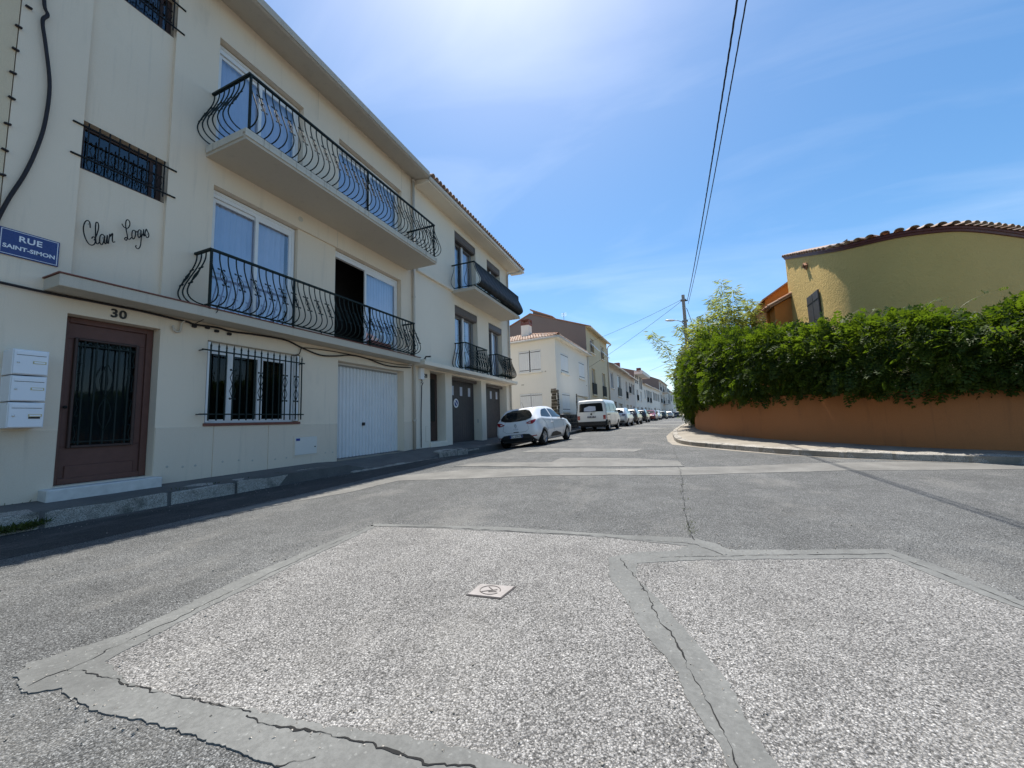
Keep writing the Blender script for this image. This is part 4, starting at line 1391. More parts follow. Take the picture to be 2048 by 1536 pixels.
# ------------------------------------------------------------------ number 28
h28 = root('townhouse', (-7, 0, 0), 'off-white three-storey house with two taupe garage doors and a screened balcony', 'house')
H28 = [(10.24, 11.17, .38, 2.70, .40), (11.60, 13.93, 0, 2.68, .42), (14.36, 16.62, 0, 2.64, .42), (11.89, 13.70, 2.95, 5.38, .32), (14.79, 16.24, 2.95, 5.38, .32), (11.96, 13.67, 5.86, 8.32, .32), (14.77, 16.21, 5.86, 8.30, .32)]
m = facade(MB(), 9.44, 17.25, 0, 8.68, H28, 0.0)
shell(m, 9.44, 17.25, 0, 8.68, -9)
m.quad((0, 9.44, 8.68), (-9, 9.44, 8.68), (-9, 17.25, 8.68), (0, 17.25, 8.68))
m.build('wall', 'plaster28', h28, fix=False)
MB().box((-1.52, 9.5, .1), (-1.5, 17.1, 8.5)).build('room_dark', 'interior', h28)  # same added sheet, painted dark for the unlit rooms
dd = MB().box((-.40, 10.26, .39), (-.34, 11.15, 2.68)).build('front_door', 'darkbrown', h28)
MB().box((-.34, 10.40, 1.05), (-.325, 11.0, 2.5)).build('pane', 'car_glass', dd)
MB().box((-.38, 10.20, .15), (.05, 11.22, .375)).build('door_step', 'plaster28', h28, bevel=.01)
for (a, b, zt, zz) in ((11.60, 13.93, 2.68, .20), (14.36, 16.62, 2.64, .13)):
    g = MB()
    k = 14
    for i in range(k):
        y0_, y1_ = a + .02 + (b - a - .04) * i / k, a + .02 + (b - a - .04) * (i + 1) / k
        g.box((-.42, y0_ + .003, zz + .02), (-.36, y1_ - .003, zt - .02))
    g.box((-.43, a + .01, zz + .02), (-.37, b - .01, zt - .01))
    gd_ = g.build('garage_door', 'garage_brown', h28)
    for f in (.22, .5, .78):
        yc = a + (b - a) * f + .1
        MB().box((-.36, yc - .09, 2.02), (-.352, yc + .09, 2.37)).build('pane', 'curtain', gd_)
    MB().box((-.30, a + .01, zt - .12), (-.20, b - .01, zt - .005)).build('roller_rail', 'rollbox', gd_)
    MB().box((-.44, a, .05), (.02, b, zz + .018)).build('threshold', 'pavement', h28)
MB().box((-.2, 13.925, .95), (-.17, 13.935, 1.1)).build('key_box', 'alu', h28)
np_ = root('no_parking_sign', (-7.36, 12.47, 1.72), 'round white no-parking sticker on the first taupe garage door', 'sign')
MB().lathe([(.175, 0), (.175, .010)], 32, (0, 0, 0), 'x').build('disc', 'white_print', np_)
MB().lathe([(.118, 0.0105), (.118, .013)], 28, (0, 0, 0), 'x').build('blue_field', 'blue_print', np_)
MB().add([(.0145, .095, -.075), (.0145, .06, -.10), (.0145, -.095, .075), (.0145, -.06, .10), (.0135, .095, -.075), (.0135, .06, -.10), (.0135, -.095, .075), (.0135, -.06, .10)], [(0, 1, 2, 3), (4, 7, 6, 5), (0, 4, 5, 1), (1, 5, 6, 2), (2, 6, 7, 3), (3, 7, 4, 0)]).build('slash', 'white_print', np_)
# ledges and balcony
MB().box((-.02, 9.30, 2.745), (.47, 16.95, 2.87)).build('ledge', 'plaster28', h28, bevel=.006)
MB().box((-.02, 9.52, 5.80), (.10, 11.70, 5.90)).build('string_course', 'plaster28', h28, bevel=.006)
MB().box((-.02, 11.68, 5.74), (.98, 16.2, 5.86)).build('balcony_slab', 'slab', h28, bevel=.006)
MB().box((-.02, 16.95, 2.745), (.30, 17.3, 2.87)).build('ledge_end', 'plaster28', h28)
r28 = railing(h28, .93, 11.72, 16.14, 5.92, 6.80, sp=.26, deco=0)
# privacy screen hung on the front and the far end
m = MB()
bp = [(p[0], p[2]) for p in bel_pts(.86, 1.0)]
vs = []
ny = 46
for j in range(ny + 1):
    y = 11.72 + .03 + (16.14 - 11.75) * j / ny
    for (o_, z_) in bp:
        vs.append((.93 + o_ + .014 + .006 * math.sin(j * 1.3 + z_ * 9), y, 5.935 + z_ + (.05 * abs(math.sin(j * 1.7)) if z_ < .02 else 0)))
q = len(bp)
m.add(vs, [(j * q + k, (j + 1) * q + k, (j + 1) * q + k + 1, j * q + k + 1) for j in range(ny) for k in range(q - 1)])
vs = []
nxx = 8
for j in range(nxx + 1):
    x = .93 * (1 - j / nxx) + .02
    for (o_, z_) in bp:
        vs.append((x, 16.16 + o_ + .014, 5.935 + z_))
m.add(vs, [(j * q + k, (j + 1) * q + k, (j + 1) * q + k + 1, j * q + k + 1) for j in range(nxx) for k in range(q - 1)])
m.build('privacy_screen', 'screen', r28, smooth=True, fix=False)
railing(h28, .44, 11.85, 13.62, 2.955, 3.885, sp=.105, deco=0, posts=(12.75,), bar=.014)
railing(h28, .44, 14.72, 16.28, 2.955, 3.885, sp=.105, deco=0, posts=(15.5,), bar=.015)
for (a, b, z0, z1) in ((11.89, 13.70, 2.95, 5.38), (14.79, 16.24, 2.95, 5.38), (11.96, 13.67, 5.87, 8.32), (14.77, 16.21, 5.87, 8.30)):
    wn = sliding(h28, a + .01, b - .01, z0, z1, -.20, .5, head=.30, mat='alu', curts=[(a + .1, (a + b) / 2 - .2), (b - .5, b - .1)])
    mm = MB()
    mm.prism([(-.20, z1 - .30), (-.05, z1 - .30), (-.01, z1 - .25), (-.01, z1 - .02), (-.20, z1 - .005)], a + .006, b - .006, 'y')
    mm.build('roller_box', 'rollbox', wn)
    MB().box((-.205, (a + b) / 2 - .05, z0 + .06), (-.165, (a + b) / 2 + .05, z1 - .3)).build('mullion', 'pvc', wn)
# eave, gutter and tile ends
e = MB()
e.prism([(-.05, 8.62), (.56, 8.60), (.56, 8.72), (-.05, 8.86)], 9.46, 17.9, 'y')
ev = e.build('eave', 'plaster28', h28)
MB().tube([(.60, 9.46, 8.70), (.60, 17.95, 8.70)], .062, 10).build('gutter', 'fascia', ev, smooth=True)
rf = MB().prism([(.62, 8.765), (.62, 8.80), (-4.6, 10.25), (-9.4, 8.8), (-9.4, 8.76), (-4.6, 10.2)], 9.44, 17.98, 'y').build('roof', 'tile_pale', h28)
tme = half_tile(.085, .10, .45).mesh('eave_tile', 'tile_pale', smooth=False)
for i in range(41):
    link('eave_tile', tme, rf, (.25, 9.55 + i * .206, 8.895), (0, .27, 0))
downpipe(17.02, .15, 8.3, 'beige drainpipe at the far end of the off-white house')
cw = MB().tube([(.07, 17.02, 8.3), (.09, 17.10, 8.42), (.35, 17.3, 8.48), (.58, 17.5, 8.58), (.60, 17.5, 8.66)], .042, 8).build('gutter_elbow', 'pipe', h28, smooth=True)
# meter box and cable tangle between the two houses
mb_ = root('meter_box', (-7, 9.70, 2.36), 'small pale meter box on the off-white house by the drainpipe', 'box')
MB().box((0, -.09, 0), (.11, .09, .36)).build('case', 'mailbox', mb_, bevel=.01)
MB().tube([(.05, 0, 0), (.07, .02, -.06), (.06, -.03, -.12), (.08, .05, -.10), (.05, .02, -.2), (.045, -.02, -1.2), (.045, -.02, -2.1)], .014, 6).build('conduit', 'cable', mb_, smooth=True)
cam_ = root('outdoor_lamp', (-7, 9.66, 3.03), 'small black-tipped wall lamp on the ledge of the off-white house', 'lamp')
MB().box((.10, -.06, -.16), (.30, .08, -.06)).build('bracket', 'plaster28', cam_)
MB().tube([(.2, .0, -.06), (.26, .0, .02), (.40, .05, .02)], .025, 8).build('arm', 'black', cam_, smooth=True)
MB().box((.003, 9.98, .42), (.014, 10.13, .90)).build('gas_hatch', 'plaster28', h28, bevel=.003)
frame_bars(MB(), .001, .006, 9.975, 10.135, .415, .905, .006).build('hatch_joint', 'soffit', h28)

# ------------------------------------------------------------------ white corner house
zg = .19
WHR = -th
wh = root('corner_house', (FA.x, FA.y, zg), 'white two-storey corner house with closed white shutters and tiled hip roof', 'house', WHR)
def shutters(parent, T, a, b, z0, z1, gap=.03, hinge=True):
    """a closed pair of board shutters; T maps (x,y,z)"""
    mid = (a + b) / 2
    for (p, q) in ((a, mid - gap / 2), (mid + gap / 2, b)):
        s = MB()
        n = max(3, int((q - p) / .14))
        for i in range(n):
            y0, y1 = p + (q - p) * i / n + .004, p + (q - p) * (i + 1) / n - .004
            s.add([T(x, y, z) for x in (.005, .04) for y in (y0, y1) for z in (z0, z1)], [(0, 1, 3, 2), (4, 6, 7, 5), (0, 4, 5, 1), (2, 3, 7, 6), (0, 2, 6, 4), (1, 5, 7, 3)])
        sh = s.build('shutter', 'shutter', parent)
        if hinge:
            for zz in (z0 + .12, z1 - .12):
                h = MB().add([T(x, y, z) for x in (.041, .055) for y in (p + .02, q - .04) for z in (zz - .016, zz + .016)], [(0, 1, 3, 2), (4, 6, 7, 5), (0, 4, 5, 1), (2, 3, 7, 6), (0, 2, 6, 4), (1, 5, 7, 3)])
                h.build('hinge', 'blackiron', sh)
def tbox(T, a, b):
    return MB().add([T(x, y, z) for x in (a[0], b[0]) for y in (a[1], b[1]) for z in (a[2], b[2])], [(0, 1, 3, 2), (4, 6, 7, 5), (0, 4, 5, 1), (2, 3, 7, 6), (0, 2, 6, 4), (1, 5, 7, 3)])
ID = lambda x, y, z: (x, y, z)
ED = Vector((-.9957, .0926)).normalized()
EN = Vector((-ED.y, ED.x))
if EN.y > 0:
    EN = -EN
TF = lambda x, y, z: (ED.x * y + EN.x * x, ED.y * y + EN.y * x, z)       # front toward the camera: y runs left from the corner
ze = 6.02
zz_ = -zg
m = MB()
facade(m, 0, 8.35, -.2, ze, [(1.05, 2.75, 4.10 - zg, 5.42 - zg, .06), (5.55, 7.25, 4.10 - zg, 5.42 - zg, .06), (1.05, 2.75, 1.50 - zg, 2.72 - zg, .06), (4.6, 8.0, -.2, 2.72 - zg, .3)])
facade(m, 0, 8.0, -.2, ze, [(1.05, 2.70, 4.14 - zg, 5.58 - zg, .06), (1.05, 2.70, 1.30 - zg, 2.72 - zg, .06)], T=TF)
a, b = TF(0, 8.0, 0), (-8.0, 8.35, 0)
m.quad((0, 8.35, -.2), (-8, 8.35, -.2), (-8, 8.35, ze), (0, 8.35, ze))
m.quad(TF(0, 8.0, -.2), (-8, 8.35, -.2), (-8, 8.35, ze), TF(0, 8.0, ze))
m.quad((0, 0, ze), TF(0, 8.0, ze), (-8, 8.35, ze), (0, 8.35, ze))
m.build('wall', 'plaster_wh', wh, fix=False)
for (a, b, z0, z1) in ((1.06, 2.74, 4.11 - zg, 5.41 - zg), (5.56, 7.24, 4.11 - zg, 5.41 - zg), (1.06, 2.74, 1.51 - zg, 2.71 - zg)):
    shutters(wh, lambda x, y, z: (x - .05, y, z), a, b, z0, z1)
    MB().box((-.02, a - .08, z0 - .12), (.10, b + .08, z0 - .005)).build('sill', 'plaster_wh', wh, bevel=.008)
shutters(wh, lambda x, y, z: TF(x - .05, y, z), 1.06, 2.69, 4.15 - zg, 5.57 - zg, .07)
tbox(TF, (-.02, .98, 4.03 - zg), (.10, 2.78, 4.135 - zg)).build('sill', 'plaster_wh', wh)
shutters(wh, lambda x, y, z: TF(x - .05, y, z), 1.06, 2.69, 1.31 - zg, 2.71 - zg, .03)
tbox(TF, (-.02, .98, 1.20 - zg), (.10, 2.78, 1.295 - zg)).build('sill', 'plaster_wh', wh)
tbox(TF, (.001, 2.36, 3.30 - zg), (.02, 2.56, 3.36 - zg)).build('name_plaque', 'soffit', wh)
g = MB()
for i in range(10):
    g.box((-.28, 4.62 + i * .337, -.1), (-.24, 4.62 + (i + 1) * .337 - .01, 2.5))
gd_ = g.build('garage_door', 'shutter', wh)
for i in (2, 4, 6):
    MB().box((-.239, 4.7 + i * .337, 1.75), (-.235, 4.82 + i * .337, 2.15)).build('pane', 'car_glass', gd_)
# rubble quoins: individual stones
rq = random.Random(3)
def stones(T, y0, y1, z0, z1, parent, h=.2, wmin=.16, wmax=.36):
    z = z0
    while z < z1 - .05:
        hh = min(h * rq.uniform(.7, 1.2), z1 - z)
        y = y0 + rq.uniform(-.04, .04)
        while y < y1 - .05:
            ww = min(rq.uniform(wmin, wmax), y1 - y)
            d = rq.uniform(.02, .055)
            tbox(T, (-.01, y + .008, z + .008), (d, y + ww - .008, z + hh - .008)).build('stone', 'stone', parent, bevel=.012)
            y += ww
        z += hh
stones(TF, .02, .42, -.1, 2.75, wh)
stones(ID, .02, .30, -.1, 2.70, wh)
stones(ID, 4.30, 4.58, -.1, 2.62, wh)
stones(ID, .32, 4.28, -.1, 1.10, wh, .24, .25, .5)
# hip roof
def roof_slope(m, P0, U, Vd, w, L, left, right, pitch=.205, r=.075, cl=.42):
    """columns of barrel tiles: P0 eave start, U along the eave, Vd up the slope; left/right(s)-> trimmed eave range at slope distance s"""
    n_ = U.cross(Vd).normalized()
    if n_.z < 0:
        n_ = -n_
    k = int(w / pitch)
    for i in range(k):
        u = (i + .5) * pitch
        s = 0
        j = 0
        while s < L:
            e2 = min(L, s + cl)
            if left(s) <= u <= right(s):
                a = P0 + U * u + Vd * s + n_ * (.035 if j else .02)
                b = P0 + U * u + Vd * (e2 + .03) + n_ * .005
                vs = []
                for (p, rr_) in ((a, r * 1.12), (b, r * .92)):
                    for q in range(5):
                        an = PI * q / 4
                        vs.append(p + U * (rr_ * math.cos(an)) + n_ * (rr_ * math.sin(an)))
                m.add(vs, [(q, q + 1, 5 + q + 1, 5 + q) for q in range(4)] + [(0, 1, 2, 3, 4)])
            s = e2
            j += 1
pt = .33
c0 = Vector((.34, -.30, ze + .06))
cL = Vector(TF(.30, 8.3, ze + .06))
cR = Vector((.34, 8.65, ze + .06))
cB = Vector((-8.3, 8.65, ze + .06))
rd1 = Vector((-4.0, 4.1, ze + .06 + 4.1 * pt))
m = MB()
m.add([c0, cL, cB, cR, rd1], [(0, 1, 4), (1, 2, 4), (2, 3, 4), (3, 0, 4)])
rf = m.build('roof', 'tile_pale', wh)
m = MB()
Uf = (cL - c0)
wlen = Uf.length
Uf.normalize()
upF = (rd1 - c0) - Uf * (rd1 - c0).dot(Uf)
Lf = upF.length
Vf = upF.normalized()
apex = (rd1 - c0).dot(Uf)
roof_slope(m, c0, Uf, Vf, wlen, Lf, lambda s: apex * s / Lf, lambda s: wlen - (wlen - apex) * s / Lf)
tag(m.build('roof_tiles', 'tile_pale', rf, fix=True), kind='stuff')
m = MB()
Us = (cR - c0)
wl2 = Us.length
Us.normalize()
upS = (rd1 - c0) - Us * (rd1 - c0).dot(Us)
Ls = upS.length
apex2 = (rd1 - c0).dot(Us)
roof_slope(m, c0, Us, upS.normalized(), wl2, Ls, lambda s: apex2 * s / Ls, lambda s: wl2 - (wl2 - apex2) * s / Ls)
tag(m.build('roof_tiles', 'tile_pale', rf, fix=True), kind='stuff')
# hip tiles
hipd = (rd1 - c0)
hm = half_tile(.10, .115, .42).mesh('hip_tile', 'tile')
nh = int(hipd.length / .4)
for i in range(nh):
    p = c0 + hipd * ((i + .95) / nh)
    dr = (-hipd).normalized()
    o = link('hip_tile', hm, rf, p + Vector((0, 0, .05)))
    o.rotation_euler = dr.to_track_quat('X', 'Z').to_euler()
# fascia / gutter
fa = MB()
fa.tube([c0 + Vector((0, 0, -.06)), cL + Vector((0, 0, -.06))], .065, 8)
fa.tube([c0 + Vector((0, 0, -.06)), cR + Vector((0, 0, -.06))], .065, 8)
ga = fa.build('gutter', 'fascia', wh, smooth=True)
so_ = MB()
so_.add([c0 + Vector((0, 0, -.10)), cL + Vector((0, 0, -.10)), Vector(TF(-.02, 8.3, ze - .04)), Vector((-.02, .02, ze - .04))], [(0, 1, 2, 3)])
so_.add([c0 + Vector((0, 0, -.10)), cR + Vector((0, 0, -.10)), Vector((-.02, 8.65, ze - .04)), Vector((-.02, .02, ze - .04))], [(0, 3, 2, 1)])
so_.build('soffit', 'plaster_wh', wh)
ch = MB().box((-3.35, 2.35, 6.9 - zg), (-2.75, 2.95, 7.95 - zg)).build('chimney', 'plaster_wh', wh)
MB().box((-3.38, 2.32, 7.955 - zg), (-2.72, 2.98, 8.12 - zg)).build('brick_band', 'redtile', ch)
for i in range(4):
    MB().box((-3.36 + .56 * (i % 2), 2.34 + .52 * (i // 2), 8.121 - zg), (-3.26 + .56 * (i % 2), 2.44 + .52 * (i // 2), 8.33 - zg)).build('brick_pier', 'redtile', ch)
MB().box((-3.40, 2.30, 8.331 - zg), (-2.70, 3.0, 8.39 - zg)).build('cap', 'redtile', ch)
for (p0, zz) in ((TF(.01, 3.2, 4.0 - zg), 0), (TF(.01, .75, 4.05 - zg), 0), ((.01, 7.6, 3.6 - zg), 0)):
    MB().lathe([(.04, 0), (.05, .03), (.03, .08)], 8, p0, 'z').build('shutter_stay', 'soffit', wh)
wp = root('drainpipe', (far_pt(8.28, .07).x, far_pt(8.28, .07).y, zg), 'white drainpipe between the white house and the ochre house', 'drainpipe')
MB().tube([(0, 0, 0), (0, 0, 6.0)], .05, 8).build('pipe', 'fascia', wp, smooth=True)

# ------------------------------------------------------------------ row of houses down the street
def row_house(name, t0, t1, zeave, wall, label, wins, roofmat='tile', ridge=1.6, depth=9, gable=None, overhang=.45, off=0.0, gable_mat=None, frame='pvc', eave_t=.18, soff='plaster_far'):
    p, q = far_pt(t0, off), far_pt(t1, off)
    dv = q - p
    rz = -math.atan2(dv.x, dv.y)
    L = dv.length
    z0 = zr(p.x + 1.5, p.y) + .1
    h = root(name, (p.x, p.y, z0), label, 'house', rz)
    Z = zeave - z0
    holes = [(a, b, c - z0, d_ - z0, dep) for (a, b, c, d_, k, dep) in wins]
    m = facade(MB(), 0, L, -.3, Z, holes)
    m.quad((0, L, -.3), (0, L, Z), (-depth, L, Z), (-depth, L, -.3))
    m.quad((-depth, 0, -.3), (-depth, L, -.3), (-depth, L, Z), (-depth, 0, Z))
    m.quad((0, 0, Z), (0, L, Z), (-depth, L, Z), (-depth, 0, Z))
    m.build('wall', wall, h, fix=False)
    g = MB()
    rx = -depth * .5 if gable is None else gable
    g.add([(0, 0, -.3), (-depth, 0, -.3), (-depth, 0, Z), (rx, 0, Z + ridge), (0, 0, Z)], [(0, 1, 2, 3, 4)])
    g.build('gable', gable_mat or wall, h, fix=False)
    g = MB()
    g.add([(0, L - .001, Z - .3), (-depth, L - .001, Z - .3), (-depth, L - .001, Z), (rx, L - .001, Z + ridge), (0, L - .001, Z)], [(0, 4, 3, 2, 1)])
    g.build('gable', gable_mat or wall, h, fix=False)
    sl = ridge / (-rx)
    r = MB()
    r.prism([(overhang, Z - overhang * sl + .02), (overhang, Z - overhang * sl + .10), (rx, Z + ridge + .10), (-depth - .2, Z + .06), (-depth - .2, Z - .02), (rx, Z + ridge + .01)], -.06, L + .02, 'y')
    rf = r.build('roof', roofmat, h)
    e = MB().prism([(0, Z - .02), (overhang - .05, Z - overhang * sl - .03), (overhang - .02, Z - overhang * sl + .015), (0, Z + .0)], .01, L - .01, 'y').build('eave', soff, h)
    MB().tube([(overhang + .02, 0, Z - overhang * sl + .0), (overhang + .02, L, Z - overhang * sl + .0)], .06, 6).build('gutter', 'fascia', h)
    for (a, b, c, d_, k, dep) in wins:
        c -= z0
        d_ -= z0
        if k == 'blind':       # shutters closed, recessed
            s = MB().box((-dep, a, c), (-dep + .03, b, d_)).build('shutter', 'plaster_b3' if wall == 'plaster_b3' else 'shutter', h)
        elif k == 'dark':
            w_ = MB().box((-dep, a, c), (-dep + .03, b, d_)).build('door', 'garage_brown', h)
        elif k == 'grey':
            w_ = MB().box((-dep, a, c), (-dep + .03, b, d_)).build('garage_door', 'plaster_gr', h)
        else:
            w_ = frame_bars(MB(), -dep, -dep + .05, a, b, c, d_, .07)
            w_.box((-dep, (a + b) / 2 - .04, c + .07), (-dep + .049, (a + b) / 2 + .04, d_ - .07))
            w_ = w_.build('window', frame, h)
            MB().box((-dep + .01, a + .07, c + .07), (-dep + .02, (a + b) / 2 - .04, d_ - .07)).build('pane', 'glass', w_)
            MB().box((-dep + .01, (a + b) / 2 + .04, c + .07), (-dep + .02, b - .07, d_ - .07)).build('pane', 'glass', w_)
            MB().box((-dep - .12, a, c), (-dep - .10, b, d_)).build('curtain', 'curtain', w_)
            if 'p' in k:       # solid dark balcony panel
                MB().box((.03, a - .12, c + .02), (.07, b + .12, c + 1.0)).build('balcony_panel', 'blackiron', h)
                MB().box((-.02, a - .18, c - .14), (.12, b + .18, c - .01)).build('sill', 'plaster_far' if wall != 'plaster_b3' else wall, h, bevel=.008)
            if 'r' in k:       # bar railing
                g_ = MB().box((.05, a - .05, c + .92), (.09, b + .05, c + .96))
                g_.box((.05, a - .05, c + .06), (.09, b + .05, c + .10))
                gg = g_.build('railing', 'blackiron', h)
                nb = max(4, int((b - a) / .16))
                bmx = MB().box((-.012, -.012, .10), (.012, .012, .92)).mesh('baluster', 'blackiron')
                for i in range(nb + 1):
                    link('baluster', bmx, gg, (.07, a - .04 + (b - a + .08) * i / nb, c))
                MB().box((-.02, a - .1, c - .12), (.14, b + .1, c - .01)).build('sill', wall, h)
            if 's' in k:       # dark shutters folded open
                for (y0, y1) in ((a - .5, a - .03), (b + .03, b + .5)):
                    MB().box((.005, y0, c), (.05, y1, d_)).build('shutter', 'shutter_grey', h)
            if 'l' in k:
                MB().box((-.02, a - .12, c - .11), (.12, b + .12, c - .005)).build('sill', 'plaster_far', h, bevel=.008)
            if 'a' in k:       # canted awning shutter propped open
                aw = MB()
                aw.add([(.02, a, d_ - .45), (.02, b, d_ - .45), (.62, b, c + .15), (.62, a, c + .15), (.0, a, d_ - .48), (.0, b, d_ - .48), (.60, b, c + .12), (.60, a, c + .12)], [(0, 1, 2, 3), (4, 7, 6, 5), (0, 4, 5, 1), (1, 5, 6, 2), (2, 6, 7, 3), (3, 7, 4, 0)])
                aw.build('awning_shutter', 'shutter', h)
    return h, L, Z, z0
# ochre three-storey house with a brown gable
h3, L3, Z3, z03 = row_house('townhouse', 8.35, 17.2, 8.80, 'plaster_b3', 'ochre three-storey house with brown gable and black balcony panels', [
    (1.35, 2.75, 6.75, 8.05, 'wal', .18), (5.7, 7.1, 6.75, 8.05, 'wal', .18), (1.5, 2.8, 3.05, 5.35, 'blindp', .25), (5.8, 7.2, 3.05, 5.35, 'blindp', .25),
    (1.4, 2.9, .3, 2.5, 'dark', .2), (4.6, 7.6, .3, 2.6, 'grey', .25)], ridge=1.75, gable=-5.0, depth=9.0, gable_mat='brownwall', soff='plaster_b3')
for a in (1.5, 5.8):
    MB().box((.03, a - .15, 3.06 - z03), (.07, a + 1.45, 4.05 - z03)).build('balcony_panel', 'blackiron', h3)
    MB().box((-.02, a - .2, 2.90 - z03), (.14, a + 1.5, 3.04 - z03)).build('sill', 'plaster_b3', h3, bevel=.01)
dm = MB().prism([(-4.75, Z3 + 1.3), (-4.75, Z3 + 2.05), (-3.1, Z3 + 1.25), (-3.3, Z3 + 1.0)], .05, .9, 'y').build('roof_cowl', 'brownwall', h3)
MB().prism([(-5.0, Z3 + 2.13), (-4.98, Z3 + 2.22), (-2.85, Z3 + 1.25), (-2.9, Z3 + 1.17)], -.1, 1.0, 'y').build('cowl_roof', 'tile', h3)
MB().tube([(-2.1, .8, Z3 + .7), (-2.1, .8, Z3 + 1.65)], .02, 5).build('aerial_mast', 'alu', h3)
for k in range(3):
    MB().tube([(-2.35, .8 + .0, Z3 + 1.35 + .12 * k), (-1.85, .8, Z3 + 1.35 + .12 * k)], .010, 4).build('aerial_arm', 'alu', h3)
dp = root('drainpipe', (far_pt(17.15, .07).x, far_pt(17.15, .07).y, .3), 'beige drainpipe at the far corner of the ochre house', 'drainpipe')
MB().tube([(0, 0, 0), (0, 0, 7.9), (.12, 0, 8.15), (.40, 0, 8.3)], .055, 8).build('pipe', 'pipe', dp, smooth=True)
h4, L4, Z4, z04 = row_house('townhouse', 17.25, 27.3, 6.75, 'plaster_gr', 'grey two-storey house with an arched door next to the ochre house', [
    (1.2, 2.9, 4.2, 5.95, 'wl', .15), (5.6, 7.9, 3.5, 6.0, 'wp', .15), (.5, 1.6, .4, 2.5, 'dark', .2), (2.7, 4.2, .4, 2.75, 'dark', .25), (5.4, 8.2, .4, 2.6, 'grey', .25)], ridge=1.6, depth=9, overhang=.7, soff='plaster_gr')
MB().lathe([(.76, -.02), (.76, .02)], 20, (-.2, 3.45, 2.72 - z04), 'x').build('door_arch', 'garage_brown', h4)
MB().box((-1.2, .2, Z4 - .2), (-.6, .8, Z4 + 1.1)).build('chimney', 'brownwall', h4)
h5, L5, Z5, z05 = row_house('townhouse', 27.35, 38.4, 6.70, 'plaster_gr', 'pale grey two-storey house with three narrow upper windows', [
    (1.6, 3.2, 3.4, 5.75, 'wr', .18), (4.6, 6.1, 4.3, 5.8, 'wrl', .18), (7.6, 9.2, 4.3, 5.8, 'ws', .18), (1.2, 3.2, .4, 2.6, 'grey', .2), (4.6, 6.4, .4, 2.6, 'grey', .2), (8.0, 9.4, .4, 2.5, 'dark', .2)], ridge=1.6, depth=9, gable_mat='brownwall', overhang=.6, soff='plaster_gr')
h6, L6, Z6, z06 = row_house('townhouse', 38.45, 47.0, 8.15, 'plaster_far', 'white three-storey house with a deep boxed eave', [
    (1.3, 2.9, 6.3, 7.8, 'ws', .2), (5.6, 7.2, 5.6, 7.8, 'ws', .2), (1.5, 3.2, 3.5, 5.3, 'wr', .2), (5.6, 7.0, 3.6, 5.2, 'wl', .2), (1.3, 2.6, .4, 2.5, 'dark', .2), (5.2, 7.6, .4, 2.5, 'dark', .2)], ridge=1.3, depth=9, gable_mat='brownwall', overhang=.9, eave_t=.5)
MB().box((.02, -.02, Z6 - .55), (1.3, L6 + .3, Z6 - .02)).build('boxed_eave', 'plaster_far', h6)
MB().box((-3.2, 1.2, Z6 + .6), (-2.4, 2.0, Z6 + 1.7)).build('chimney', 'redtile', h6)
h7, L7, Z7, z07 = row_house('townhouse', 47.05, 60.5, 6.85, 'plaster_far', 'white two-storey house with a dark corner balcony further down the street', [
    (1.8, 3.4, 4.2, 5.8, 'wl', .2), (5.2, 7.2, 3.6, 5.9, 'wrs', .2), (9.2, 11.2, 3.6, 5.9, 'wrs', .2), (1.5, 3.5, .5, 2.6, 'dark', .2), (5, 8, .5, 2.6, 'grey', .2), (9.5, 11, .5, 2.5, 'dark', .2)], ridge=1.5, depth=9)
h7b, *_ = row_house('townhouse', 60.55, 74.5, 6.95, 'plaster_far', 'white two-storey house with dark shutters near the row end', [
    (1.5, 3.2, 4.3, 6.0, 'ws', .2), (5.5, 7.2, 4.3, 6.0, 'ws', .2), (9.8, 11.5, 4.3, 6.0, 'ws', .2), (1.5, 4.5, .5, 2.7, 'dark', .2), (6.5, 8.2, .5, 2.6, 'grey', .2), (10, 12, .5, 2.6, 'dark', .2)], ridge=1.5, depth=9)
h8, L8, Z8, z08 = row_house('townhouse', 74.55, 96, 9.75, 'plaster_gr', 'tall grey-beige house with brown gable and stacked balconies', [
    (2, 5, 7.2, 9.2, 'wr', .3), (2, 5, 4.2, 6.2, 'wr', .3), (9, 12, 7.0, 9.0, 'wr', .3), (9, 12, 4.0, 6.0, 'wr', .3), (15, 18, 7.0, 9.0, 'w', .3), (15, 18, 4.0, 6.0, 'w', .3), (3, 6, .5, 2.7, 'grey', .3), (10, 12, .5, 2.7, 'dark', .3)], ridge=2.2, depth=10, gable_mat='brownwall')
for zz in (3.9, 6.9):
    MB().box((0, 6.5, zz - z08), (1.3, 12.6, zz + .15 - z08)).build('balcony_slab', 'plaster_far', h8)
    MB().box((1.22, 6.5, zz + .16 - z08), (1.27, 12.6, zz + 1.1 - z08)).build('balcony_panel', 'shutter_grey', h8)
MB().box((-5.2, 1.0, Z8 + 1.4), (-4.2, 2.2, Z8 + 3.4)).build('chimney', 'redtile', h8)
h9, *_ = row_house('townhouse', 96.1, 128, 8.6, 'plaster_far', 'last pale house closing the row before the trees', [
    (3, 6, 5.5, 7.5, 'ws', .3), (11, 14, 5.5, 7.5, 'ws', .3), (20, 23, 5.5, 7.5, 'ws', .3), (3, 6, .6, 3, 'grey', .3), (12, 15, .6, 3, 'dark', .3)], ridge=1.8, depth=9)

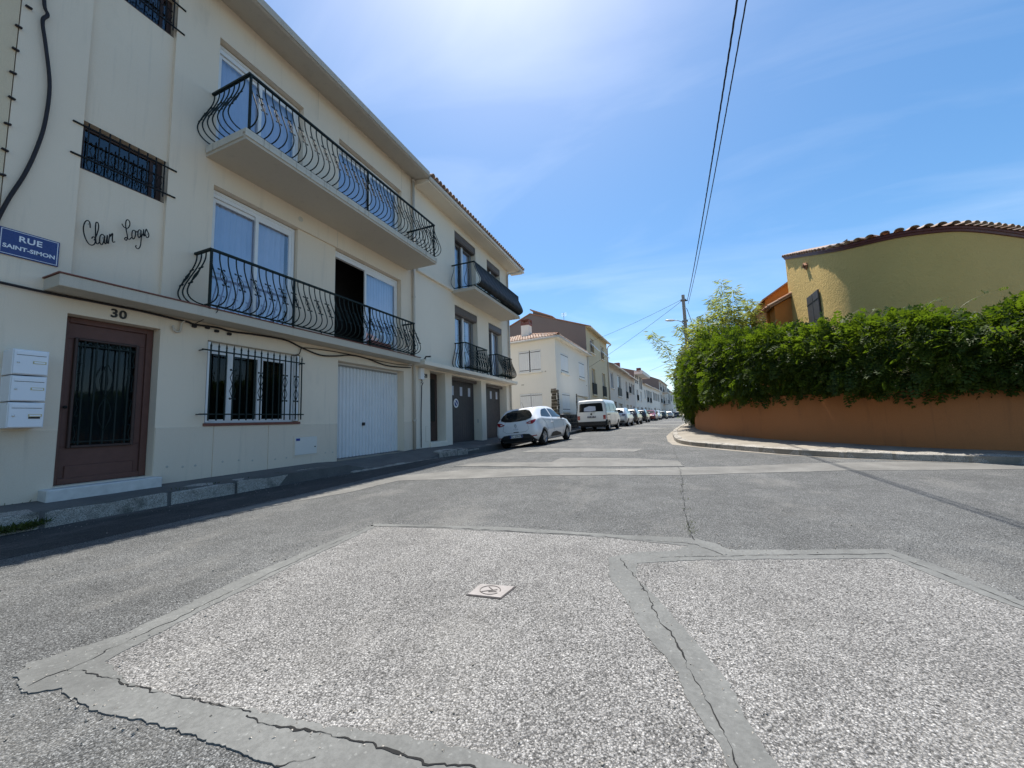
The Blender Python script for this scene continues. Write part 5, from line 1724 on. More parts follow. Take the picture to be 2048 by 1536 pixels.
# ------------------------------------------------------------------ garden wall, right corner
wr = root('garden_wall', (4.0, 11.2, 0), 'curved orange rendered garden wall beneath the green vine hedge', 'wall')
WT = [1.22, 1.22, 1.22, 1.23, 1.27, 1.32, 1.37, 1.40, 1.42, 1.40, 1.18]
n = len(GWs)
m = MB()
vs = []
for i, p in enumerate(GWs):
    t = (GWs[min(i + 1, n - 1)] - GWs[max(i - 1, 0)]).normalized()
    nn = Vector((t.y, -t.x))
    f = i / (n - 1) * (len(WT) - 1)
    k = min(int(f), len(WT) - 2)
    zt = WT[k] + (WT[k + 1] - WT[k]) * (f - k) + .09
    q = p + nn * .22
    zb = zr(p.x, p.y)
    for (a, z) in ((p, zb - .1), (p, zt - .012), (p + nn * .015, zt), (q - nn * .015, zt), (q, zt - .012), (q, zb - .1)):
        vs.append((a.x, a.y, z))
m.add(vs, [(6 * i + k, 6 * i + k + 1, 6 * (i + 1) + k + 1, 6 * (i + 1) + k) for i in range(n - 1) for k in range(5)])
m.f.append((0, 1, 2, 3, 4, 5))
m.f.append(tuple(6 * (n - 1) + k for k in (5, 4, 3, 2, 1, 0)))
m.build('render', 'orange', wr, o=(4.0, 11.2, 0), smooth=True)
gp = root('gate_pier', (1.74, 25.4, zr(1.6, 25)), 'pale gate pier at the street end of the orange wall', 'pier')
MB().box((-.12, -.2, 0), (.42, .4, 1.75)).build('pier', 'plaster_far', gp, bevel=.01)
MB().box((-.15, -.23, 1.752), (.45, .43, 1.83)).build('cap', 'plaster_far', gp, bevel=.01)
gw2 = root('garden_wall', (1.8, 26, zr(1.6, 26)), 'long pale garden wall along the street beyond the gate pier', 'wall')
m = MB()
pp = [Vector((1.85, 25.7)), Vector((2.6, 32)), Vector((3.4, 40)), Vector((5.3, 60)), Vector((9.6, 100))]
for a, b in zip(pp, pp[1:]):
    za, zb = zr(a.x, a.y), zr(b.x, b.y)
    m.add([(a.x, a.y, za), (b.x, b.y, zb), (b.x + .25, b.y, zb), (a.x + .25, a.y, za), (a.x, a.y, za + 1.7), (b.x, b.y, zb + 1.7), (b.x + .25, b.y, zb + 1.7), (a.x + .25, a.y, za + 1.7)], [(0, 1, 5, 4), (1, 2, 6, 5), (2, 3, 7, 6), (3, 0, 4, 7), (4, 5, 6, 7)])
m.build('render', 'plaster_far', gw2, o=(1.8, 26, zr(1.6, 26)))

# ------------------------------------------------------------------ yellow house with curved wall
tw = root('yellow_house', (5.5, 16, 0), 'ochre yellow roughcast house with curved corner and tiled eave behind the hedge', 'house')
TP = [(5.5, 19.9, 7.90), (5.5, 18.5, 7.42), (5.5, 17.0, 6.90), (5.52, 15.9, 6.52), (5.72, 15.0, 6.22), (6.15, 14.35, 6.06), (6.7, 14.05, 6.00), (7.3, 14.0, 5.96), (7.9, 14.1, 5.93), (8.6, 14.5, 5.93), (9.6, 15.2, 5.93), (11.5, 16.6, 5.93), (14, 18.4, 5.93)]
TC = catmull(TP, 6)
m = MB()
vs = []
for p in TC:
    for z in (0, 2.5, 4.2, 5.2, p.z):
        vs.append((p.x, p.y, min(z, p.z)))
m.add(vs, [(5 * i + k, 5 * (i + 1) + k, 5 * (i + 1) + k + 1, 5 * i + k + 1) for i in range(len(TC) - 1) for k in range(4)])
# back walls close the volume
m.add([(5.5, 19.9, 0), (5.5, 19.9, 7.9), (14, 26, 7.9), (14, 26, 0)], [(0, 1, 2, 3)])
m.add([(14, 18.4, 0), (14, 26, 0), (14, 26, 7.9), (14, 18.4, 5.93)], [(0, 1, 2, 3)])
m.build('wall', 'yellow', tw, o=(5.5, 16, 0), smooth=True, fix=True)
# arc-length samples for fascia and tiles
cum = [0]
for a, b in zip(TC, TC[1:]):
    cum.append(cum[-1] + (b - a).length)
def tat(s):
    for i in range(len(TC) - 1):
        if s <= cum[i + 1] or i == len(TC) - 2:
            f = (s - cum[i]) / (cum[i + 1] - cum[i])
            p = TC[i] + (TC[i + 1] - TC[i]) * f
            j0, j1 = max(i - 1, 0), min(i + 2, len(TC) - 1)
            t = (TC[j1] - TC[j0])
            t.z = 0
            t.normalize()
            return p, Vector((t.y, -t.x, 0)) * (1 if True else -1)
def outn(p, nn):
    # outward points away from the house middle
    c = Vector((9.5, 19.5, 0))
    d_ = Vector((p.x, p.y, 0)) - c
    return nn if nn.dot(d_) > 0 else -nn
m = MB()
vs = []
ns = 90
for i in range(ns + 1):
    p, nn = tat(cum[-1] * i / ns)
    nn = outn(p, nn)
    for (o_, z_) in ((-.02, -.05), (.04, -.04), (.05, .02), (.08, .03), (.08, .095), (-.3, .10)):
        q = p + nn * o_
        vs.append((q.x, q.y, p.z + z_))
m.add(vs, [(6 * i + k, 6 * (i + 1) + k, 6 * (i + 1) + k + 1, 6 * i + k + 1) for i in range(ns) for k in range(5)])
m.build('fascia', 'redwood', tw, o=(5.5, 16, 0), smooth=False)
m = MB()
vs = []
for i in range(ns + 1):
    p, nn = tat(cum[-1] * i / ns)
    nn = outn(p, nn)
    a = p + nn * .09
    b = p - nn * (1.6 if p.x > 7 else .9)
    vs += [(a.x, a.y, p.z + .115), (b.x, b.y, p.z + .115 + (.46 if p.x > 7 else .12))]
m.add(vs, [(2 * i, 2 * i + 2, 2 * i + 3, 2 * i + 1) for i in range(ns)])
rf = m.build('roof', 'tile', tw, o=(5.5, 16, 0), fix=False)
tme = half_tile(.088, .105, .55).mesh('eave_tile', 'tile_pale')
k = int(cum[-1] / .27)
rt = random.Random(9)
for i in range(k):
    p, nn = tat((i + .5) * .27)
    nn = outn(p, nn)
    q = p + nn * (-.32 + rt.uniform(-.015, .015) - (.10 if p.y > 15.2 and p.x < 6 else 0))
    link('eave_tile', tme, rf, (q.x - 5.5, q.y - 16, p.z + .19), (rt.uniform(-.04, .04), .16, math.atan2(nn.y, nn.x)), (1, 1.05, .72))
# its shutters and diamond vent on the street side
sh = root('window_shutters', (5.5, 16.7, 3.6), 'narrow pair of grey-brown shutters on the yellow house wall', 'shutters')
for a, b in ((-.18, .36), (.39, .95)):
    MB().box((-.07, a, .0), (-.02, b, 1.80)).build('shutter', 'garage_brown', sh, bevel=.006)
MB().box((-.075, -.2, 1.45), (-.07, .97, 1.50)).build('strap_hinge', 'blackiron', sh)
dv_ = root('wall_vent', (5.5, 17.45, 6.62), 'small terracotta diamond vent on the sunlit yellow wall', 'vent')
for a in ((0, .11, .0, .11), (0, -.11, .0, .11)):
    pass
for sgn in (-1, 1):
    MB().add([(-.12, 0, .14), (.02, 0, .14), (.02, sgn * .15, 0), (-.12, sgn * .15, 0), (-.12, 0, .11), (.02, 0, .11), (.02, sgn * .12, 0), (-.12, sgn * .12, 0)], [(0, 1, 2, 3), (4, 7, 6, 5), (0, 3, 7, 4), (1, 5, 6, 2)]).build('tile', 'tile', dv_)
    MB().add([(-.07, 0, -.14), (.02, 0, -.14), (.02, sgn * .15, 0), (-.07, sgn * .15, 0), (-.07, 0, -.11), (.02, 0, -.11), (.02, sgn * .12, 0), (-.07, sgn * .12, 0)], [(0, 3, 2, 1), (4, 5, 6, 7), (0, 4, 7, 3), (1, 2, 6, 5)]).build('tile', 'tile', dv_)
# orange annex behind it
an = root('orange_annex', (5.0, 20.5, 0), 'orange rendered annex with tiled lean-to roof behind the yellow house', 'house')
m = MB()
m.prism([(4.75, 0), (4.75, 6.30), (5.7, 7.05), (8.0, 8.4), (8.0, 0)], 20.6, 24, 'y')
m.build('wall', 'orange2', an, o=(5, 20.5, 0))
m = MB()
m.prism([(4.86, 0), (4.86, 5.72), (5.9, 6.26), (5.9, 0)], 19.7, 20.58, 'y')
m.build('porch_wall', 'orange2', an, o=(5, 20.5, 0))
MB().prism([(4.60, 6.22), (4.60, 6.30), (8.0, 8.55), (8.0, 8.45)], 20.45, 24.2, 'y').build('roof', 'tile', an, o=(5, 20.5, 0))
lr = MB().prism([(4.66, 5.64), (4.66, 5.72), (5.9, 6.36), (5.9, 6.28)], 19.55, 20.58, 'y').build('porch_roof', 'tile', an, o=(5, 20.5, 0))
tm2 = half_tile(.085, .10, .5).mesh('eave_tile', 'tile')
for i in range(3):
    o = link('eave_tile', tm2, lr, (5.75 - i * .42 - 5, 19.60 - 20.5, 6.26 - i * .215))
    o.rotation_euler = (0, .475, PI)
    o.location = (5.05 + i * .42 - 5, 19.60 - 20.5, 5.93 + i * .215)
for i in range(5):
    link('eave_tile', tm2, lr, (4.95 - 5, 19.65 + i * .21 - 20.5, 5.86), (0, .475, PI))

# ------------------------------------------------------------------ pole, lamp, wires
pb = Vector((1.53, 24.75, zr(1.3, 24.5)))
ptop = Vector((1.50, 24.75, 8.32))
pole = root('utility_pole', pb, 'leaning concrete utility pole rising from the hedge', 'pole')
m = MB()
dpole = ptop - pb
for k in range(1):
    vs = []
    for f in (0, .25, .5, .75, 1):
        c = dpole * f
        a, b = .125 - .04 * f, .11 - .035 * f
        vs += [(c.x - a, c.y - b, c.z), (c.x + a, c.y - b, c.z), (c.x + a, c.y + b, c.z), (c.x - a, c.y + b, c.z)]
    m.add(vs, [(4 * i + k, 4 * i + (k + 1) % 4, 4 * (i + 1) + (k + 1) % 4, 4 * (i + 1) + k) for i in range(4) for k in range(4)] + [(0, 3, 2, 1), (16, 17, 18, 19)])
m.build('shaft', 'concrete', pole)
for zz in (.72, .80, .96):
    c = dpole * zz
    MB().box((c.x - .16, c.y - .14, c.z - .03), (c.x + .16, c.y + .14, c.z + .03)).build('band', 'alu', pole)
MB().box((dpole.x * .95 + .10, -.03, dpole.z * .95), (dpole.x * .95 + .24, .03, dpole.z * .95 + .06)).build('wire_bracket', 'blackiron', pole)
lc = dpole * .775
lamp = root('street_lamp', pb + lc, 'pale street lamp on a thin arm fixed to the concrete pole', 'street lamp')
MB().tube([(-.10, -.05, 0), (-.18, -.05, .16), (-.38, -.05, .26), (-.58, -.05, .30)], .022, 8).build('arm', 'alu', lamp, smooth=True)
hd = MB()
prof = [(0, .05), (.08, .085), (.22, .115), (.38, .11), (.50, .08), (.57, .02)]
vs = []
for (d_, r_) in prof:
    for q in range(12):
        an_ = 2 * PI * q / 12
        vs.append((-.56 - d_, -.05 + r_ * math.cos(an_), .31 + d_ * .10 + r_ * .62 * math.sin(an_)))
hd.add(vs, [(12 * i + q, 12 * i + (q + 1) % 12, 12 * (i + 1) + (q + 1) % 12, 12 * (i + 1) + q) for i in range(5) for q in range(12)] + [tuple(range(12)), tuple(60 + q for q in range(11, -1, -1))])
hd.build('lamp_head', 'mailbox', lamp, smooth=True)

def wire(a, b, sag, r, label, twist=0.0, n=40, mat='cable'):
    a, b = Vector(a), Vector(b)
    def P(t):
        p = a + (b - a) * t
        p.z -= sag * 4 * t * (1 - t)
        return p
    m = MB()
    if twist:
        L = (b - a).length
        side = Vector((-(b - a).y, (b - a).x, 0)).normalized()
        nn = int(L / .09)
        for ph in (0, 2.09, 4.19):
            pts = []
            for i in range(nn + 1):
                t = i / nn
                an_ = 2 * PI * t * L / .85 + ph
                pts.append(P(t) + side * (twist * math.cos(an_)) + Vector((0, 0, twist * math.sin(an_))) - a)
            m.tube(pts, r, 4)
    else:
        m.tube([P(i / n) - a for i in range(n + 1)], r, 5)
    o = m.build('overhead_wire', mat, smooth=True, fix=False)
    o.location = a
    return tag(o, label, 'wire')
wt = pb + dpole * .955 + Vector((.22, 0, 0))
def ext(p, q, k):
    return Vector(p) + (Vector(q) - Vector(p)) * k
wire(wt, (1.30, 1.2, 7.10), .35, .0085, 'thick twisted overhead cable running from the pole towards the viewer', .009)
wire(wt + Vector((.03, 0, -.22)), (1.42, 1.2, 7.05), .36, .0065, 'thinner twisted overhead cable beside the thick one', .006)
wire(pb + dpole * .965 + Vector((-.08, -.05, 0)), (far_pt(9.2, .05).x, far_pt(9.2, .05).y, 7.55), .12, .010, 'upper overhead wire from the pole to the ochre house')
wire(pb + dpole * .955 + Vector((-.08, -.05, 0)), (far_pt(8.6, .05).x, far_pt(8.6, .05).y, 5.25), .12, .010, 'lower overhead wire from the pole to the ochre house')
wire(pb + dpole * .90 + Vector((.15, .1, 0)), (2.6, 24.6, 3.4), -.05, .014, 'black cable dropping from the pole into the hedge', .012)
wire((far_pt(60, -.2).x, far_pt(60, -.2).y, 10.4), (6.5, 75, 13.5), .3, .02, 'upper thin wire crossing the far street')
wire((far_pt(75, .1).x, far_pt(75, .1).y, 10.4), (9.0, 95, 13.0), .3, .02, 'lower thin wire crossing the far street')

# ------------------------------------------------------------------ vegetation
def leaf_template(nl=4, w=.19):
    """pinnate leaf along +y, unit length"""
    v, f = [], []
    def leaflet(p, d, L, wd, lift):
        d = Vector(d).normalized()
        s = Vector((-d.y, d.x, 0))
        b = len(v)
        a = Vector(p)
        v.extend([a, a + d * L * .45 + s * wd * .5 + Vector((0, 0, lift)), a + d * L + Vector((0, 0, -lift * 1.6)), a + d * L * .45 - s * wd * .5 + Vector((0, 0, lift))])
        f.append((b, b + 1, b + 2, b + 3))
    for i in range(nl):
        y = .16 + .70 * i / (nl - 1)
        z = -.22 * y * y
        L = .38 * (1 - .35 * abs(i / (nl - 1) - .45))
        for sg in (-1, 1):
            leaflet((0, y, z), (sg * .95, .55, 0), L, w, .02)
    leaflet((0, .88, -.18), (0, 1, 0), .28, w, .02)
    return [tuple(p) for p in v], f
LT = leaf_template()

def path_at(pts, n):
    cum = [0]
    for a, b in zip(pts, pts[1:]):
        cum.append(cum[-1] + (b - a).length)
    S_ = np.array(cum)
    X = np.array([[p.x, p.y] for p in pts])
    s = np.asarray(n) * S_[-1]
    x = np.stack([np.interp(s, S_, X[:, 0]), np.interp(s, S_, X[:, 1])], 1)
    e = .05
    x2 = np.stack([np.interp(s + e, S_, X[:, 0]), np.interp(s + e, S_, X[:, 1])], 1)
    x1 = np.stack([np.interp(s - e, S_, X[:, 0]), np.interp(s - e, S_, X[:, 1])], 1)
    t = x2 - x1
    t /= np.maximum(1e-9, np.linalg.norm(t, axis=1, keepdims=True))
    return x, t, s / S_[-1]
HP = [Vector(p) for p in ((13, 8.6), (9, 8.9), (7.3, 9.2), (5.9, 9.75), (4.9, 10.4), (3.9, 11.6), (2.85, 13.05), (2.18, 14.9), (1.72, 16.95), (1.5, 20.1), (1.62, 24.5), (1.9, 27.5))]
HTOP = np.array([2.6, 2.6, 2.6, 2.65, 2.85, 3.05, 3.30, 3.6, 3.75, 3.8, 4.15, 4.0])
HBOT = np.array([1.35, 1.35, 1.4, 1.42, 1.42, 1.48, 1.48, 1.48, 1.5, 1.38, 1.0, 1.2])
hcum = np.cumsum([0] + [(b - a).length for a, b in zip(HP, HP[1:])])
hcum = hcum / hcum[-1]
def vnoise(P, sc, seed=0):
    return np.array([noise.noise(Vector((p[0] * sc + seed, p[1] * sc, p[2] * sc))) for p in P])
def hedge_points(n, rin, rout, seed):
    g = np.random.default_rng(seed)
    u = g.uniform(0, 1, n)
    c, t, _ = path_at(HP, u)
    nin = np.stack([t[:, 1], -t[:, 0]], 1)       # toward the garden
    top = np.interp(u, hcum, HTOP)
    bot = np.interp(u, hcum, HBOT)
    ph = g.uniform(-PI * .62, PI * 1.10, n)      # 0 = street side, pi/2 = top
    lump = vnoise(np.stack([c[:, 0] * 1.0, c[:, 1] * 1.0, ph * 1.6], 1), .8, seed * 0) * .36 + vnoise(np.stack([c[:, 0], c[:, 1], ph * 2.2], 1), 2.3, 5) * .14
    r = g.uniform(rin, rout, n) * (1 + lump)
    top = top + .26 * vnoise(np.stack([c[:, 0], c[:, 1], c[:, 0] * 0], 1), .9, 3) + .16 * vnoise(np.stack([c[:, 0], c[:, 1], c[:, 0] * 0], 1), 2.4, 8)
    bot = bot + .22 * vnoise(np.stack([c[:, 0], c[:, 1], c[:, 0] * 0], 1), 1.3, 13)
    zc = (top + bot) / 2
    a = .92
    b = (top - bot) / 2
    # box-ish ellipse
    ca, sa = np.cos(ph), np.sin(ph)
    k = (np.abs(ca) ** 3.6 + np.abs(sa) ** 3.6) ** (-1 / 3.6)
    off = -ca * k * a * r + .27
    z = zc + sa * k * b * r
    P = np.stack([c[:, 0] + nin[:, 0] * off, c[:, 1] + nin[:, 1] * off, z], 1)
    Nn = np.stack([-nin[:, 0] * ca, -nin[:, 1] * ca, sa], 1)
    return P, Nn
hed = root('vine_hedge', (2.9, 13.2, 1.2), 'dense green wisteria hedge spilling over the orange wall', 'hedge')
P1, N1 = hedge_points(27000, .80, 1.09, 1)
P2, N2 = hedge_points(12000, .40, .82, 2)
Pq, Nq = np.concatenate([P1, P2]), np.concatenate([N1, N2])
D = Nq * .6 + rng.normal(0, .55, Pq.shape)
D[:, 2] -= np.where(Nq[:, 2] > .6, -.15, .62)
mt = frames(D, rng.normal(0, .8, len(Pq)), rng.uniform(.15, .30, len(Pq)))
v, f = scatter(LT[0], LT[1], mt, Pq - np.array([2.9, 13.2, 1.2]))
tag(link('foliage', npmesh('foliage', v, f, 'leaf'), hed), kind='stuff')
# hanging trails over the wall
L_, D_ = [], []
for k in range(70):
    u = random.uniform(.22, .95)
    c, t, _ = path_at(HP, np.array([u]))
    nin = np.array([t[0, 1], -t[0, 0]])
    bot = np.interp(u, hcum, HBOT)
    x0 = c[0] - nin * random.uniform(.25, .48)
    ln = random.uniform(.1, .42)
    for j in range(int(ln / .05) + 1):
        L_.append((x0[0] + random.gauss(0, .06), x0[1] + random.gauss(0, .06), bot + .25 - j * .05))
        D_.append((-nin[0] * .5 + random.gauss(0, .4), -nin[1] * .5 + random.gauss(0, .4), -.8))
mt = frames(np.array(D_), rng.normal(0, .6, len(L_)), rng.uniform(.14, .24, len(L_)))
v, f = scatter(LT[0], LT[1], mt, np.array(L_) - np.array([2.9, 13.2, 1.2]))
tag(link('hanging_trails', npmesh('hanging_trails', v, f, 'leaf'), hed), kind='stuff')
st = MB()
for k in range(26):
    u = .2 + .75 * k / 26
    c, t, _ = path_at(HP, np.array([u]))
    nin = np.array([t[0, 1], -t[0, 0]])
    zt = np.interp(u, hcum, HTOP)
    p = [Vector((c[0][0] + nin[0] * (.5 + .15 * math.sin(k * 3 + j)), c[0][1] + nin[1] * (.5 + .15 * math.cos(k * 2 + j)), z)) for j, z in enumerate((.2, 1.0, 1.7, 2.3, zt - .4))]
    st.tube([q - Vector((2.9, 13.2, 1.2)) for q in catmull(p, 3)], .03, 5, .01)
st.build('stem', 'bark', hed, smooth=True)
# long free shoots above the top
sh_ = MB()
L_, D_ = [], []
for k, u in enumerate((.26, .28, .30, .315, .33, .345, .36, .38, .40, .43, .46, .20, .23)):
    c, t, _ = path_at(HP, np.array([u]))
    nin = np.array([t[0, 1], -t[0, 0]])
    zt = np.interp(u, hcum, HTOP)
    p0 = Vector((c[0][0] + nin[0] * .5, c[0][1] + nin[1] * .5, zt - .1))
    dr = Vector((random.uniform(.2, .9), random.uniform(-.3, .3), 0))
    Lg = random.uniform(.6, 1.15)
    pts = [p0 + dr * (Lg * s * (.4 + .6 * s)) + Vector((0, 0, Lg * .8 * s * (1.15 - .45 * s))) for s in (0, .25, .5, .75, 1)]
    sh_.tube([q - Vector((2.9, 13.2, 1.2)) for q in catmull(pts, 3)], .006, 4, .002)
    for q in catmull(pts, 3)[2::2]:
        for _ in range(2):
            if random.random() < .65:
                L_.append(tuple(q))
                D_.append((random.gauss(0, .5), random.gauss(0, .5), random.uniform(-.5, .5)))
sh_.build('free_shoots', 'culm', hed, smooth=True)
mt = frames(np.array(D_), rng.normal(0, .6, len(L_)), rng.uniform(.07, .14, len(L_)))
v, f = scatter(LT[0], LT[1], mt, np.array(L_) - np.array([2.9, 13.2, 1.2]))
tag(link('shoot_leaves', npmesh('shoot_leaves', v, f, 'leaf'), hed), kind='stuff')

# bamboo behind the hedge
bo = np.array([2.9, 20.6, 0.])
bam = root('bamboo', tuple(bo), 'feathery pale bamboo clump rising behind the hedge beside the pole', 'bamboo')
cm = MB()
L_, D_ = [], []
for k in range(34):
    x0, y0 = random.gauss(0, .55), random.gauss(0, .5)
    lean = Vector((x0 * .55 + random.gauss(0, .18), random.gauss(0, .22), 0))
    top = random.uniform(4.7, 7.5) - abs(x0) * 1.3
    pts = [Vector((x0, y0, 0)) + lean * (z / top) ** 2.2 * 1.6 + Vector((0, 0, z)) for z in np.linspace(0, top, 9)]
    pts[-1].z -= .15
    cm.tube(pts, .016, 5, .004)
    for q in catmull(pts, 6):
        if q.z < 3.0:
            continue
        fr = (q.z - 3.0) / (top - 3.0)
        for _ in range(int(13 + 6 * random.random())):
            a = random.uniform(0, 2 * PI)
            rad = random.uniform(.02, .50) * (1.1 - .8 * fr)
            L_.append((q.x + rad * math.cos(a), q.y + rad * math.sin(a), q.z + random.uniform(-.18, .18)))
            D_.append((math.cos(a), math.sin(a), random.uniform(-.9, .35)))
cm.build('culms', 'culm', bam, smooth=True)
tv = [(0, 0, 0), (.075, .35, .01), (0, 1, -.12), (-.075, .35, .01)]
mt = frames(np.array(D_), rng.uniform(0, 6.28, len(L_)), rng.uniform(.20, .42, len(L_)))
v, f = scatter(tv, [(0, 1, 2, 3)], mt, np.array(L_))
tag(link('foliage', npmesh('foliage', v, f, 'bamboo'), bam), kind='stuff')

def tree(name, loc, trunk_h, crown_c, rad, n, leaf, mat, label, seed, lumps=14):
    g = np.random.default_rng(seed)
    rr_ = random.Random(seed)
    t = root(name, loc, label, 'tree')
    m = MB()
    m.tube([(0, 0, -.2), (.05, .02, trunk_h * .4), (.0, .06, trunk_h), (0, 0, crown_c[2] + rad[2] * .5)], .20, 8, .04)
    cs = []
    for k in range(lumps):
        d = g.normal(0, 1, 3)
        d /= np.linalg.norm(d)
        c = np.array(crown_c) + d * np.array(rad) * g.uniform(.35, .85)
        cs.append((c, g.uniform(.28, .48)))
        m.tube([(0, 0, trunk_h * .8), tuple((np.array([0, 0, trunk_h]) + c) / 2 + g.normal(0, .1, 3)), tuple(c)], .06, 5, .012)
    m.build('trunk', 'bark', t, smooth=True)
    idx = g.integers(0, lumps, n)
    C_ = np.array([cs[i][0] for i in idx])
    Rr = np.array([cs[i][1] for i in idx])
    d = g.normal(0, 1, (n, 3))
    d /= np.linalg.norm(d, axis=1, keepdims=True)
    P = C_ + d * (Rr * g.uniform(.45, 1.05, n))[:, None] * np.array(rad)
    D = d + g.normal(0, .5, (n, 3))
    D[:, 2] -= .2
    mt = frames(D, g.uniform(0, 6.28, n), leaf * g.uniform(.6, 1.3, n))
    v, f = scatter([(0, 0, 0), (.30, .45, .06), (0, 1, -.1), (-.30, .45, .06)], [(0, 1, 2, 3)], mt, P)
    tag(link('crown', npmesh('crown', v, f, mat), t), kind='stuff')
    return t
tree('cypress_tree', (2.75, 33, zr(2.7, 33)), 2.0, (0, 0, 4.6), (1.5, 1.6, 2.6), 9000, .16, 'conifer', 'wispy grey-green tree leaning out behind the hedge end', 11, 26)
tree('garden_tree', (4.2, 42, zr(4, 42)), 2.0, (0, 0, 4.2), (2.0, 2.2, 2.2), 6000, .22, 'farleaf', 'leafy garden tree over the pale wall further down the street', 12, 20)
tree('street_tree', (8.0, 125, zr(8, 125)), 2.5, (0, 0, 5.2), (3.2, 3.2, 2.8), 4000, .5, 'farleaf', 'round green tree nearest the end of the street', 13, 20)
tree('street_tree', (13.5, 170, zr(13, 170)), 2.5, (0, 0, 6.0), (5.5, 5, 3.6), 4000, .7, 'farleaf', 'broad green tree closing the view at the street end', 14, 20)
tree('street_tree', (6.5, 200, zr(6, 200)), 2.5, (0, 0, 6.0), (6.5, 5, 4.0), 4000, .8, 'farleaf', 'distant tree behind the last parked cars', 15, 20)

# ------------------------------------------------------------------ cars (local: +y forward, x right, origin on the ground mid-wheelbase)
def cr1(a, n):
    """Catmull-Rom resample of rows (k,...) -> (len-1)*n+1"""
    a = np.asarray(a, float)
    o = []
    for i in range(len(a) - 1):
        p0, p1, p2, p3 = a[max(i - 1, 0)], a[i], a[i + 1], a[min(i + 2, len(a) - 1)]
        for k in range(n):
            t = k / n
            o.append(.5 * (2 * p1 + (p2 - p0) * t + (2 * p0 - 5 * p1 + 4 * p2 - p3) * t * t + (3 * p1 - p0 - 3 * p2 + p3) * t ** 3))
    o.append(a[-1])
    return np.array(o)

def car_body(stations, wheels, wr, mat, name='body'):
    """stations: y, (wb,zb), (wm,zm), (ws,zs), (wr,zr), zt"""
    rows = []
    for (y, b, mm, s_, r_, zt) in stations:
        ring = [(0, b[1]), (b[0] * .8, b[1]), (b[0], b[1] + .03), (mm[0], mm[1] - .12), (mm[0], mm[1] + .05), (s_[0] + .012, s_[1] - .05), (s_[0], s_[1]), ((s_[0] * .5 + r_[0] * .5) + .01, (s_[1] + r_[1]) / 2), (r_[0], r_[1]), (r_[0] * .86, r_[1] + (zt - r_[1]) * .62), (r_[0] * .5, zt - .008), (0, zt)]
        rows.append([(x, y, z) for x, z in ring])
    A = cr1(np.array(rows), 4)                    # along the length
    A = np.stack([cr1(a, 2) for a in A])          # round the section
    A[:, 0, 0] = 0
    A[:, -1, 0] = 0
    A[..., 0] = np.maximum(A[..., 0], 0)
    ns, nk = A.shape[:2]
    bm = bmesh.new()
    grid = []
    for i in range(ns):
        right = [bm.verts.new(A[i, k]) for k in range(nk)]
        left = [right[0]] + [bm.verts.new((-A[i, k, 0], A[i, k, 1], A[i, k, 2])) for k in range(1, nk - 1)] + [right[-1]]
        grid.append(right + left[-2:0:-1])
    q = len(grid[0])
    for i in range(ns - 1):
        for k in range(q):
            bm.faces.new((grid[i][k], grid[i][(k + 1) % q], grid[i + 1][(k + 1) % q], grid[i + 1][k]))
    bm.faces.new(grid[0][::-1])
    bm.faces.new(grid[-1])
    bmesh.ops.recalc_face_normals(bm, faces=bm.faces)
    me = bpy.data.meshes.new(name)
    bm.to_mesh(me)
    bm.free()
    ob = bpy.data.objects.new(name, me)
    C.objects.link(ob)
    bvh = BVHTree.FromPolygons([v.co[:] for v in me.vertices], [p.vertices[:] for p in me.polygons])
    cutters = []
    for wy in wheels:
        for sg in (-1, 1):
            cm_ = MB().lathe([(wr * 1.13, sg * .55), (wr * 1.13, sg * 1.1)], 28, (0, wy, wr), 'x')
            co = cm_.build('cutter', 'black')
            mo = ob.modifiers.new('arch', 'BOOLEAN')
            mo.operation = 'DIFFERENCE'
            mo.solver = 'EXACT'
            mo.object = co
            cutters.append(co)
    dg = bpy.context.evaluated_depsgraph_get()
    me2 = bpy.data.meshes.new_from_object(ob.evaluated_get(dg))
    bpy.data.objects.remove(ob)
    for c_ in cutters:
        bpy.data.objects.remove(c_)
    me2.materials.clear()
    me2.materials.append(M[mat])
    me2.polygons.foreach_set('use_smooth', [True] * len(me2.polygons))
    try:
        me2.set_sharp_from_angle(angle=R(38))
    except Exception:
        pass
    return me2, bvh

